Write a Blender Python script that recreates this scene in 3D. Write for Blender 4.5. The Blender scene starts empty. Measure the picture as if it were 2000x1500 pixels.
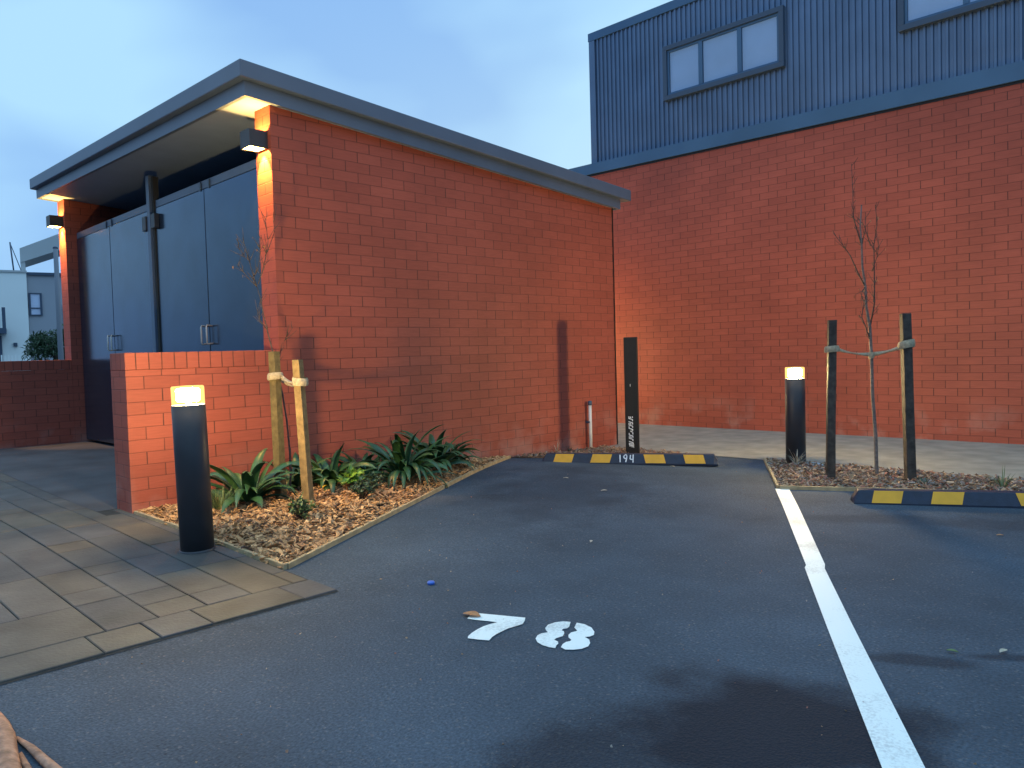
import bpy, bmesh, math, random
from mathutils import Vector, Matrix, Euler

random.seed(7)
S = bpy.context.scene
C = S.collection
PI = math.pi

# ------------------------------------------------------------------ camera
cam = bpy.data.cameras.new("camera")
cam.sensor_width = 36.0
cam.lens = 36.0 * 1505.17 / 2000.0
cam.clip_end = 600.0
cam.clip_start = 0.05
camo = bpy.data.objects.new("camera", cam)
C.objects.link(camo)
YAW, PITCH, ROLL = 0.780820, 0.0393256, -0.0279667
_f = Vector((-math.sin(YAW) * math.cos(PITCH), math.cos(YAW) * math.cos(PITCH), -math.sin(PITCH)))
_r = Vector((math.cos(YAW), math.sin(YAW), 0))
_u = _r.cross(_f)
_r2 = _r * math.cos(ROLL) + _u * math.sin(ROLL)
_u2 = -_r * math.sin(ROLL) + _u * math.cos(ROLL)
_m = Matrix((_r2, _u2, -_f)).transposed().to_4x4()
_m.translation = Vector((0, 0, 1.07))
camo.matrix_world = _m
S.camera = camo

# ------------------------------------------------------------------ sky (dusk, thin cloud)
world = bpy.data.worlds.new("World")
S.world = world
world.use_nodes = True
nt = world.node_tree
for n in list(nt.nodes):
    nt.nodes.remove(n)
N = nt.nodes.new
L = nt.links.new
out = N("ShaderNodeOutputWorld")
bg = N("ShaderNodeBackground")
bg.inputs["Strength"].default_value = 1.0
sky = N("ShaderNodeTexSky")
sky.sky_type = 'NISHITA'
sky.sun_disc = False
sky.sun_elevation = math.radians(9)
sky.sun_rotation = math.radians(200)
skb = N("ShaderNodeVectorMath"); skb.operation = 'SCALE'; skb.inputs["Scale"].default_value = 0.06
L(sky.outputs[0], skb.inputs[0])
tc = N("ShaderNodeTexCoord")
mp = N("ShaderNodeMapping"); mp.inputs["Scale"].default_value = (1.0, 1.0, 2.3); mp.inputs["Location"].default_value = (4.7, 1.1, 2.1)
L(tc.outputs["Generated"], mp.inputs["Vector"])
nz = N("ShaderNodeTexNoise"); nz.inputs["Scale"].default_value = 1.7; nz.inputs["Detail"].default_value = 3.5; nz.inputs["Roughness"].default_value = 0.48
nz.inputs["Distortion"].default_value = 0.25
L(mp.outputs[0], nz.inputs["Vector"])
rp = N("ShaderNodeValToRGB")
rp.color_ramp.elements[0].position = 0.38; rp.color_ramp.elements[0].color = (0.31, 0.58, 1.02, 1)
rp.color_ramp.elements[1].position = 0.56; rp.color_ramp.elements[1].color = (0.51, 0.86, 1.18, 1)
L(nz.outputs["Fac"], rp.inputs["Fac"])
# brighter band low over the horizon where the light still lingers
sx = N("ShaderNodeSeparateXYZ"); L(tc.outputs["Generated"], sx.inputs[0])
mr = N("ShaderNodeMapRange"); mr.inputs["From Min"].default_value = 0.0; mr.inputs["From Max"].default_value = 0.45
mr.inputs["To Min"].default_value = 0.6; mr.inputs["To Max"].default_value = 0.0
L(sx.outputs["Z"], mr.inputs["Value"])
ydir = N("ShaderNodeMapRange"); ydir.inputs["From Min"].default_value = 0.3; ydir.inputs["From Max"].default_value = 0.9
ydir.inputs["To Min"].default_value = 0.0; ydir.inputs["To Max"].default_value = 2.2
L(sx.outputs["Y"], ydir.inputs["Value"])
mu = N("ShaderNodeMath"); mu.operation = 'MULTIPLY'; mu.use_clamp = True
L(mr.outputs[0], mu.inputs[0]); L(ydir.outputs[0], mu.inputs[1])
mx = N("ShaderNodeMix"); mx.data_type = 'RGBA'
L(mu.outputs[0], mx.inputs["Factor"]); L(rp.outputs["Color"], mx.inputs["A"]); mx.inputs["B"].default_value = (0.68, 0.95, 1.1, 1)
mx2 = N("ShaderNodeMix"); mx2.data_type = 'RGBA'; mx2.inputs["Factor"].default_value = 0.88
L(skb.outputs[0], mx2.inputs["A"]); L(mx.outputs["Result"], mx2.inputs["B"])
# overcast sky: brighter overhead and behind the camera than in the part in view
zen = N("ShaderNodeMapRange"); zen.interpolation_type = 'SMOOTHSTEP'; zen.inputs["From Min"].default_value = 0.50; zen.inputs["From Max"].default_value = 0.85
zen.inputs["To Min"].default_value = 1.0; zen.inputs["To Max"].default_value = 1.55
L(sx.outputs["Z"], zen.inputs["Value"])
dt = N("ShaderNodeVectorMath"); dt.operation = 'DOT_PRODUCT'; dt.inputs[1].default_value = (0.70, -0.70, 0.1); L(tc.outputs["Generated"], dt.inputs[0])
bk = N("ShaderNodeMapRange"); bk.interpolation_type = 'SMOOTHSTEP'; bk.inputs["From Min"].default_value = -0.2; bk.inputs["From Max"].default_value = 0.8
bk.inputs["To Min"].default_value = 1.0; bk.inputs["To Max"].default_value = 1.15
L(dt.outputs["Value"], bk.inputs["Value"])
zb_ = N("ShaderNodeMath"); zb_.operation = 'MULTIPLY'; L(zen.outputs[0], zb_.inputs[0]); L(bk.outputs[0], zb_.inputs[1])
# added dark band low in the sky behind the camera, for the doors' reflection
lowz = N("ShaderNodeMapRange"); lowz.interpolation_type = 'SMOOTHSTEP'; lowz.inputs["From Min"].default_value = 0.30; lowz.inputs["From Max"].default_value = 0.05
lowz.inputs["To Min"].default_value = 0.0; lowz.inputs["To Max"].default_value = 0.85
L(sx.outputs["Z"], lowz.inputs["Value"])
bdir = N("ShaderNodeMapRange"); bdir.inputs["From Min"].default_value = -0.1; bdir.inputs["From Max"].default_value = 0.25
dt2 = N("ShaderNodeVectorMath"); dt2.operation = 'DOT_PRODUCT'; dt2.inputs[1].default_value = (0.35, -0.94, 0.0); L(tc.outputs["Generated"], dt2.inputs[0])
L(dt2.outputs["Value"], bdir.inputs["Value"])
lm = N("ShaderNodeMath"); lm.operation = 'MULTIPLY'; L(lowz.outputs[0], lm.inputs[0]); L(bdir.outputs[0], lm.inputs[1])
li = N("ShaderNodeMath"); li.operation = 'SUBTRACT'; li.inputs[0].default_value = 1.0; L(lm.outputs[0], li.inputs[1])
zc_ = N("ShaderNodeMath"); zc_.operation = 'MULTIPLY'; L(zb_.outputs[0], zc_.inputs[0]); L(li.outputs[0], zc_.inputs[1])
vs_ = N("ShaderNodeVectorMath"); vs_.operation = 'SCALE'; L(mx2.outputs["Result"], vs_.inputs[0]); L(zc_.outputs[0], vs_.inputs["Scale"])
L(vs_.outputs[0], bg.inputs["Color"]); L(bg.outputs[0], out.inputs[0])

sun = bpy.data.lights.new("sun", 'SUN')
sun.energy = 0.12; sun.angle = math.radians(35); sun.color = (1.0, 0.93, 0.85)
suno = bpy.data.objects.new("sun", sun); C.objects.link(suno)
suno.rotation_euler = (math.radians(55), 0, math.radians(160))

S.view_settings.view_transform = 'Standard'
S.view_settings.look = 'None'
S.view_settings.exposure = 0.0
S.view_settings.gamma = 1.0
S.cycles.max_bounces = 6
S.cycles.sample_clamp_indirect = 4.0

# ------------------------------------------------------------------ ground shape
def ss(a, b, x):
    t = min(1.0, max(0.0, (x - a) / (b - a)))
    return t * t * (3 - 2 * t)

def hg(x, y):
    a = .055 * ss(-2.5, -5.8, x) + .055 * ss(-5.8, -10.7, x)
    return a * (1 - ss(4.2, 7.0, y)) - .035 * ss(4.5, 7.4, y)

# ------------------------------------------------------------------ materials
def mat(name, base, rough=0.6, metal=0.0, spec=0.5, nscale=0, namt=0.0, bump=0.0, bscale=40, emit=None, estr=0):
    m = bpy.data.materials.new(name); m.use_nodes = True
    t = m.node_tree; b = t.nodes["Principled BSDF"]
    b.inputs["Base Color"].default_value = (*base, 1)
    b.inputs["Roughness"].default_value = rough
    b.inputs["Metallic"].default_value = metal
    b.inputs["Specular IOR Level"].default_value = spec
    if emit:
        b.inputs["Emission Color"].default_value = (*emit, 1); b.inputs["Emission Strength"].default_value = estr
    tcn = t.nodes.new("ShaderNodeNewGeometry")
    if nscale:
        n = t.nodes.new("ShaderNodeTexNoise"); n.inputs["Scale"].default_value = nscale; n.inputs["Detail"].default_value = 6
        t.links.new(tcn.outputs["Position"], n.inputs["Vector"])
        r = t.nodes.new("ShaderNodeMapRange"); r.inputs["From Min"].default_value = .3; r.inputs["From Max"].default_value = .7
        r.inputs["To Min"].default_value = 1 - namt; r.inputs["To Max"].default_value = 1 + namt
        t.links.new(n.outputs["Fac"], r.inputs["Value"])
        v = t.nodes.new("ShaderNodeVectorMath"); v.operation = 'SCALE'; v.inputs[0].default_value = base
        t.links.new(r.outputs[0], v.inputs["Scale"]); t.links.new(v.outputs[0], b.inputs["Base Color"])
    if bump:
        n2 = t.nodes.new("ShaderNodeTexNoise"); n2.inputs["Scale"].default_value = bscale; n2.inputs["Detail"].default_value = 4
        t.links.new(tcn.outputs["Position"], n2.inputs["Vector"])
        bp = t.nodes.new("ShaderNodeBump"); bp.inputs["Strength"].default_value = bump; bp.inputs["Distance"].default_value = .01
        t.links.new(n2.outputs["Fac"], bp.inputs["Height"]); t.links.new(bp.outputs[0], b.inputs["Normal"])
    return m

def brick_mat(name, bw=.24, rh=.086, base=(0.30, 0.071, 0.047), soldier=False):
    m = bpy.data.materials.new(name); m.use_nodes = True
    t = m.node_tree; n = t.nodes.new; l = t.links.new; b = t.nodes["Principled BSDF"]
    g = n("ShaderNodeNewGeometry")
    sp = n("ShaderNodeSeparateXYZ"); l(g.outputs["Position"], sp.inputs[0])
    sn = n("ShaderNodeSeparateXYZ"); l(g.outputs["True Normal"], sn.inputs[0])
    ax = n("ShaderNodeMath"); ax.operation = 'ABSOLUTE'; l(sn.outputs["X"], ax.inputs[0])
    gt = n("ShaderNodeMath"); gt.operation = 'GREATER_THAN'; gt.inputs[1].default_value = .5; l(ax.outputs[0], gt.inputs[0])
    mxu = n("ShaderNodeMix"); mxu.data_type = 'FLOAT'; l(gt.outputs[0], mxu.inputs["Factor"]); l(sp.outputs["X"], mxu.inputs["A"]); l(sp.outputs["Y"], mxu.inputs["B"])
    az = n("ShaderNodeMath"); az.operation = 'ABSOLUTE'; l(sn.outputs["Z"], az.inputs[0])
    gz = n("ShaderNodeMath"); gz.operation = 'GREATER_THAN'; gz.inputs[1].default_value = .5; l(az.outputs[0], gz.inputs[0])
    mu_ = n("ShaderNodeMix"); mu_.data_type = 'FLOAT'; l(gz.outputs[0], mu_.inputs["Factor"]); l(mxu.outputs[0], mu_.inputs["A"]); l(sp.outputs["Y"], mu_.inputs["B"])
    mv_ = n("ShaderNodeMix"); mv_.data_type = 'FLOAT'; l(gz.outputs[0], mv_.inputs["Factor"]); l(sp.outputs["Z"], mv_.inputs["A"]); l(sp.outputs["X"], mv_.inputs["B"])
    cb = n("ShaderNodeCombineXYZ")
    off = n("ShaderNodeVectorMath"); off.operation = 'ADD'; off.inputs[1].default_value = (10.03, 5.03 + (0 if not soldier else 0), 0)
    l(mu_.outputs[0], cb.inputs[0]); l(mv_.outputs[0], cb.inputs[1]); l(cb.outputs[0], off.inputs[0])
    # courses are never perfectly straight; the upright joints are raked deeper than the beds
    wz = n("ShaderNodeTexNoise"); wz.inputs["Scale"].default_value = 2.1; wz.inputs["Detail"].default_value = 3; l(g.outputs["Position"], wz.inputs["Vector"])
    ws = n("ShaderNodeVectorMath"); ws.operation = 'SCALE'; ws.inputs["Scale"].default_value = .011; l(wz.outputs["Color"], ws.inputs[0])
    wa = n("ShaderNodeVectorMath"); wa.operation = 'ADD'; l(off.outputs[0], wa.inputs[0]); l(ws.outputs[0], wa.inputs[1])
    br = n("ShaderNodeTexBrick"); l(wa.outputs[0], br.inputs["Vector"])
    br.inputs["Scale"].default_value = 1; br.inputs["Brick Width"].default_value = bw; br.inputs["Row Height"].default_value = rh
    br.inputs["Mortar Size"].default_value = .0034 if not soldier else .003; br.inputs["Mortar Smooth"].default_value = .55; br.inputs["Bias"].default_value = 0
    br.offset = .5 if not soldier else 0.0
    br.inputs["Color1"].default_value = (*[c * .93 for c in base], 1)
    br.inputs["Color2"].default_value = (base[0] * 1.07, base[1] * 1.1, base[2] * 1.1, 1)
    br.inputs["Mortar"].default_value = (base[0] * .58, base[1] * .6, base[2] * .64, 1)
    st = n("ShaderNodeVectorMath"); st.operation = 'MULTIPLY'; st.inputs[1].default_value = (1, 40, 1); l(wa.outputs[0], st.inputs[0])
    b2_ = n("ShaderNodeTexBrick"); l(st.outputs[0], b2_.inputs["Vector"]); b2_.inputs["Scale"].default_value = 1; b2_.inputs["Brick Width"].default_value = bw; b2_.inputs["Row Height"].default_value = rh * 40
    b2_.inputs["Mortar Size"].default_value = .0048; b2_.inputs["Mortar Smooth"].default_value = .3; b2_.offset = br.offset
    np_ = n("ShaderNodeTexNoise"); np_.inputs["Scale"].default_value = 6; l(g.outputs["Position"], np_.inputs["Vector"])
    rp_ = n("ShaderNodeMapRange"); rp_.inputs["From Min"].default_value = .3; rp_.inputs["From Max"].default_value = .7; rp_.inputs["To Min"].default_value = .25; rp_.inputs["To Max"].default_value = 1.0; l(np_.outputs["Fac"], rp_.inputs["Value"])
    pf_ = n("ShaderNodeMath"); pf_.operation = 'MULTIPLY'; l(b2_.outputs["Fac"], pf_.inputs[0]); l(rp_.outputs[0], pf_.inputs[1])
    pm_ = n("ShaderNodeMix"); pm_.data_type = 'RGBA'; l(pf_.outputs[0], pm_.inputs["Factor"]); l(br.outputs["Color"], pm_.inputs["A"]); pm_.inputs["B"].default_value = (base[0] * .24, base[1] * .32, base[2] * .4, 1)
    n1 = n("ShaderNodeTexNoise"); n1.inputs["Scale"].default_value = 1.1; n1.inputs["Detail"].default_value = 7; l(g.outputs["Position"], n1.inputs["Vector"])
    r1 = n("ShaderNodeMapRange"); r1.inputs["From Min"].default_value = .3; r1.inputs["From Max"].default_value = .7; r1.inputs["To Min"].default_value = .86; r1.inputs["To Max"].default_value = 1.12; l(n1.outputs["Fac"], r1.inputs["Value"])
    mpv = n("ShaderNodeVectorMath"); mpv.operation = 'MULTIPLY'; mpv.inputs[1].default_value = (5, 5, 60); l(g.outputs["Position"], mpv.inputs[0])
    n3 = n("ShaderNodeTexNoise"); n3.inputs["Scale"].default_value = 1.6; n3.inputs["Detail"].default_value = 4; l(mpv.outputs[0], n3.inputs["Vector"])
    r3 = n("ShaderNodeMapRange"); r3.inputs["To Min"].default_value = .8; r3.inputs["To Max"].default_value = 1.2; l(n3.outputs["Fac"], r3.inputs["Value"])
    mm = n("ShaderNodeMath"); mm.operation = 'MULTIPLY'; l(r1.outputs[0], mm.inputs[0]); l(r3.outputs[0], mm.inputs[1])
    sc = n("ShaderNodeVectorMath"); sc.operation = 'SCALE'; l(pm_.outputs["Result"], sc.inputs[0]); l(mm.outputs[0], sc.inputs["Scale"])
    # pale salt bloom close to the ground, in patches
    n4 = n("ShaderNodeTexNoise"); n4.inputs["Scale"].default_value = 3.0; n4.inputs["Detail"].default_value = 5; l(g.outputs["Position"], n4.inputs["Vector"])
    rz = n("ShaderNodeMapRange"); rz.inputs["From Min"].default_value = .45; rz.inputs["From Max"].default_value = 0.0; l(sp.outputs["Z"], rz.inputs["Value"])
    r4 = n("ShaderNodeMapRange"); r4.inputs["From Min"].default_value = .5; r4.inputs["From Max"].default_value = .75; r4.inputs["To Max"].default_value = .65; l(n4.outputs["Fac"], r4.inputs["Value"])
    m4 = n("ShaderNodeMath"); m4.operation = 'MULTIPLY'; l(rz.outputs[0], m4.inputs[0]); l(r4.outputs[0], m4.inputs[1])
    fin = n("ShaderNodeMix"); fin.data_type = 'RGBA'; l(m4.outputs[0], fin.inputs["Factor"]); l(sc.outputs[0], fin.inputs["A"]); fin.inputs["B"].default_value = (.42, .28, .25, 1)
    l(fin.outputs["Result"], b.inputs["Base Color"])
    b.inputs["Roughness"].default_value = .62; b.inputs["Specular IOR Level"].default_value = .35
    inv = n("ShaderNodeMath"); inv.operation = 'SUBTRACT'; inv.inputs[0].default_value = 1; l(br.outputs["Fac"], inv.inputs[1])
    n5 = n("ShaderNodeTexNoise"); n5.inputs["Scale"].default_value = 45; n5.inputs["Detail"].default_value = 5; l(g.outputs["Position"], n5.inputs["Vector"])
    ma = n("ShaderNodeMath"); ma.operation = 'MULTIPLY_ADD'; ma.inputs[1].default_value = .25; l(n5.outputs["Fac"], ma.inputs[0]); l(inv.outputs[0], ma.inputs[2])
    bp = n("ShaderNodeBump"); bp.inputs["Strength"].default_value = .5; bp.inputs["Distance"].default_value = .006
    l(ma.outputs[0], bp.inputs["Height"]); l(bp.outputs[0], b.inputs["Normal"])
    return m

def asphalt_mat():
    m = bpy.data.materials.new("asphalt"); m.use_nodes = True
    t = m.node_tree; n = t.nodes.new; l = t.links.new; b = t.nodes["Principled BSDF"]
    g = n("ShaderNodeNewGeometry")
    na = n("ShaderNodeTexNoise"); na.inputs["Scale"].default_value = 1.3; na.inputs["Detail"].default_value = 8; na.inputs["Roughness"].default_value = .62; l(g.outputs["Position"], na.inputs["Vector"])
    nb = n("ShaderNodeTexNoise"); nb.inputs["Scale"].default_value = 95; nb.inputs["Detail"].default_value = 3; l(g.outputs["Position"], nb.inputs["Vector"])
    vo = n("ShaderNodeTexVoronoi"); vo.inputs["Scale"].default_value = 130; l(g.outputs["Position"], vo.inputs["Vector"])
    ra = n("ShaderNodeMapRange"); ra.inputs["From Min"].default_value = .3; ra.inputs["From Max"].default_value = .7; ra.inputs["To Min"].default_value = .72; ra.inputs["To Max"].default_value = 1.3; l(na.outputs["Fac"], ra.inputs["Value"])
    rb = n("ShaderNodeMapRange"); rb.inputs["From Min"].default_value = .25; rb.inputs["From Max"].default_value = .75; rb.inputs["To Min"].default_value = .6; rb.inputs["To Max"].default_value = 1.42; l(nb.outputs["Fac"], rb.inputs["Value"])
    mm = n("ShaderNodeMath"); mm.operation = 'MULTIPLY'; l(ra.outputs[0], mm.inputs[0]); l(rb.outputs[0], mm.inputs[1])
    # pale stones worn free here and there
    vc = n("ShaderNodeSeparateXYZ"); l(vo.outputs["Color"], vc.inputs[0])
    gs = n("ShaderNodeMapRange"); gs.inputs["From Min"].default_value = .94; gs.inputs["From Max"].default_value = 1.0; gs.inputs["To Max"].default_value = .32; l(vc.outputs["X"], gs.inputs["Value"])
    # wet / oily stains, each with a position and a ragged edge
    nd = n("ShaderNodeTexNoise"); nd.inputs["Scale"].default_value = 2.6; nd.inputs["Detail"].default_value = 6; l(g.outputs["Position"], nd.inputs["Vector"])
    prev = None
    for (x, y, sx_, sy_, ang, k) in ((-1.0, 2.02, .42, .31, .9, .88), (-.86, 2.75, .19, .05, .55, .55), (-.50, 2.0, .18, .10, .5, .6), (-1.15, 1.55, .40, .20, .6, .6), (-.62, 2.98, .14, .035, .6, .6), (-1.35, 5.05, .9, .16, .52, .35), (-3.9, 4.4, 1.0, .5, 2.1, .35)):
        s1 = n("ShaderNodeVectorMath"); s1.operation = 'SUBTRACT'; s1.inputs[1].default_value = (x, y, 0); l(g.outputs["Position"], s1.inputs[0])
        rt = n("ShaderNodeVectorRotate"); rt.rotation_type = 'Z_AXIS'; rt.inputs["Angle"].default_value = -ang; l(s1.outputs[0], rt.inputs["Vector"])
        sv = n("ShaderNodeVectorMath"); sv.operation = 'MULTIPLY'; sv.inputs[1].default_value = (1 / sx_, 1 / sy_, 0); l(rt.outputs[0], sv.inputs[0])
        ln = n("ShaderNodeVectorMath"); ln.operation = 'LENGTH'; l(sv.outputs[0], ln.inputs[0])
        ad = n("ShaderNodeMath"); ad.operation = 'MULTIPLY_ADD'; ad.inputs[1].default_value = 1.9; l(nd.outputs["Fac"], ad.inputs[0]); l(ln.outputs["Value"], ad.inputs[2])
        rr = n("ShaderNodeMapRange"); rr.inputs["From Min"].default_value = 2.25; rr.inputs["From Max"].default_value = 1.65; rr.inputs["To Max"].default_value = k; l(ad.outputs[0], rr.inputs["Value"])
        if prev is None: prev = rr.outputs[0]
        else:
            mxm = n("ShaderNodeMath"); mxm.operation = 'MAXIMUM'; l(prev, mxm.inputs[0]); l(rr.outputs[0], mxm.inputs[1]); prev = mxm.outputs[0]
    col = n("ShaderNodeVectorMath"); col.operation = 'SCALE'; col.inputs[0].default_value = (.050, .071, .095); l(mm.outputs[0], col.inputs["Scale"])
    st = n("ShaderNodeMix"); st.data_type = 'RGBA'; l(gs.outputs[0], st.inputs["Factor"]); l(col.outputs[0], st.inputs["A"]); st.inputs["B"].default_value = (.24, .22, .20, 1)
    dk = n("ShaderNodeMix"); dk.data_type = 'RGBA'; l(prev, dk.inputs["Factor"]); l(st.outputs["Result"], dk.inputs["A"]); dk.inputs["B"].default_value = (.007, .010, .018, 1)
    l(dk.outputs["Result"], b.inputs["Base Color"])
    b.inputs["Roughness"].default_value = .85; b.inputs["Specular IOR Level"].default_value = .25
    hh = n("ShaderNodeMath"); hh.operation = 'ADD'; l(vo.outputs["Distance"], hh.inputs[0]); l(nb.outputs["Fac"], hh.inputs[1])
    bp = n("ShaderNodeBump"); bp.inputs["Strength"].default_value = .55; bp.inputs["Distance"].default_value = .006; l(hh.outputs[0], bp.inputs["Height"]); l(bp.outputs[0], b.inputs["Normal"])
    return m

def paint_mat(name, base):
    m = bpy.data.materials.new(name); m.use_nodes = True
    t = m.node_tree; n = t.nodes.new; l = t.links.new; b = t.nodes["Principled BSDF"]
    g = n("ShaderNodeNewGeometry")
    na = n("ShaderNodeTexNoise"); na.inputs["Scale"].default_value = 110; na.inputs["Detail"].default_value = 4; l(g.outputs["Position"], na.inputs["Vector"])
    nb = n("ShaderNodeTexNoise"); nb.inputs["Scale"].default_value = 3.2; nb.inputs["Detail"].default_value = 5; l(g.outputs["Position"], nb.inputs["Vector"])
    ad = n("ShaderNodeMath"); ad.operation = 'MULTIPLY_ADD'; ad.inputs[1].default_value = .55; l(na.outputs["Fac"], ad.inputs[0]); l(nb.outputs["Fac"], ad.inputs[2])
    rr = n("ShaderNodeMapRange"); rr.inputs["From Min"].default_value = .80; rr.inputs["From Max"].default_value = 1.06; l(ad.outputs[0], rr.inputs["Value"])
    rr.inputs["To Max"].default_value = .55
    mx_ = n("ShaderNodeMix"); mx_.data_type = 'RGBA'; l(rr.outputs[0], mx_.inputs["Factor"]); mx_.inputs["A"].default_value = (*base, 1); mx_.inputs["B"].default_value = (.22, .22, .22, 1)
    l(mx_.outputs["Result"], b.inputs["Base Color"]); b.inputs["Roughness"].default_value = .55
    bp = n("ShaderNodeBump"); bp.inputs["Strength"].default_value = .4; bp.inputs["Distance"].default_value = .004; l(na.outputs["Fac"], bp.inputs["Height"]); l(bp.outputs[0], b.inputs["Normal"])
    return m

def island_mat(name, cols, rough=.8, bump=.3, bscale=60, nsc=9, spec=.3):
    """colour picked per loose piece of the mesh"""
    m = bpy.data.materials.new(name); m.use_nodes = True
    t = m.node_tree; n = t.nodes.new; l = t.links.new; b = t.nodes["Principled BSDF"]
    g = n("ShaderNodeNewGeometry")
    r = n("ShaderNodeValToRGB"); r.color_ramp.interpolation = 'LINEAR'
    e = r.color_ramp.elements
    while len(e) < len(cols): e.new(.5)
    for i, c in enumerate(cols):
        e[i].position = i / (len(cols) - 1); e[i].color = (*c, 1)
    l(g.outputs["Random Per Island"], r.inputs["Fac"])
    na = n("ShaderNodeTexNoise"); na.inputs["Scale"].default_value = nsc; na.inputs["Detail"].default_value = 7; l(g.outputs["Position"], na.inputs["Vector"])
    rr = n("ShaderNodeMapRange"); rr.inputs["From Min"].default_value = .3; rr.inputs["From Max"].default_value = .7; rr.inputs["To Min"].default_value = .72; rr.inputs["To Max"].default_value = 1.25; l(na.outputs["Fac"], rr.inputs["Value"])
    v = n("ShaderNodeVectorMath"); v.operation = 'SCALE'; l(r.outputs["Color"], v.inputs[0]); l(rr.outputs[0], v.inputs["Scale"]); l(v.outputs[0], b.inputs["Base Color"])
    b.inputs["Roughness"].default_value = rough; b.inputs["Specular IOR Level"].default_value = spec
    n2 = n("ShaderNodeTexNoise"); n2.inputs["Scale"].default_value = bscale; n2.inputs["Detail"].default_value = 4; l(g.outputs["Position"], n2.inputs["Vector"])
    bp = n("ShaderNodeBump"); bp.inputs["Strength"].default_value = bump; bp.inputs["Distance"].default_value = .006; l(n2.outputs["Fac"], bp.inputs["Height"]); l(bp.outputs[0], b.inputs["Normal"])
    return m

def glow_mat(name, col, strength, clear=0.0):
    m = bpy.data.materials.new(name); m.use_nodes = True
    t = m.node_tree; t.nodes.clear(); n = t.nodes.new
    o = n("ShaderNodeOutputMaterial"); e = n("ShaderNodeEmission"); e.inputs[0].default_value = (*col, 1); e.inputs[1].default_value = strength
    if clear:
        tr = n("ShaderNodeBsdfTransparent"); mxs = n("ShaderNodeMixShader"); mxs.inputs[0].default_value = 1 - clear
        t.links.new(tr.outputs[0], mxs.inputs[1]); t.links.new(e.outputs[0], mxs.inputs[2]); t.links.new(mxs.outputs[0], o.inputs[0])
    else:
        t.links.new(e.outputs[0], o.inputs[0])
    return m

def glass_mat():
    m = bpy.data.materials.new("window_glass"); m.use_nodes = True
    t = m.node_tree; t.nodes.clear(); n = t.nodes.new
    o = n("ShaderNodeOutputMaterial"); gl = n("ShaderNodeBsdfGlossy"); gl.inputs["Roughness"].default_value = .03
    tr = n("ShaderNodeBsdfTransparent"); tr.inputs[0].default_value = (.8, .87, .92, 1)
    mxs = n("ShaderNodeMixShader"); mxs.inputs[0].default_value = .14; t.links.new(tr.outputs[0], mxs.inputs[1]); t.links.new(gl.outputs[0], mxs.inputs[2]); t.links.new(mxs.outputs[0], o.inputs[0])
    return m

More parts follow.
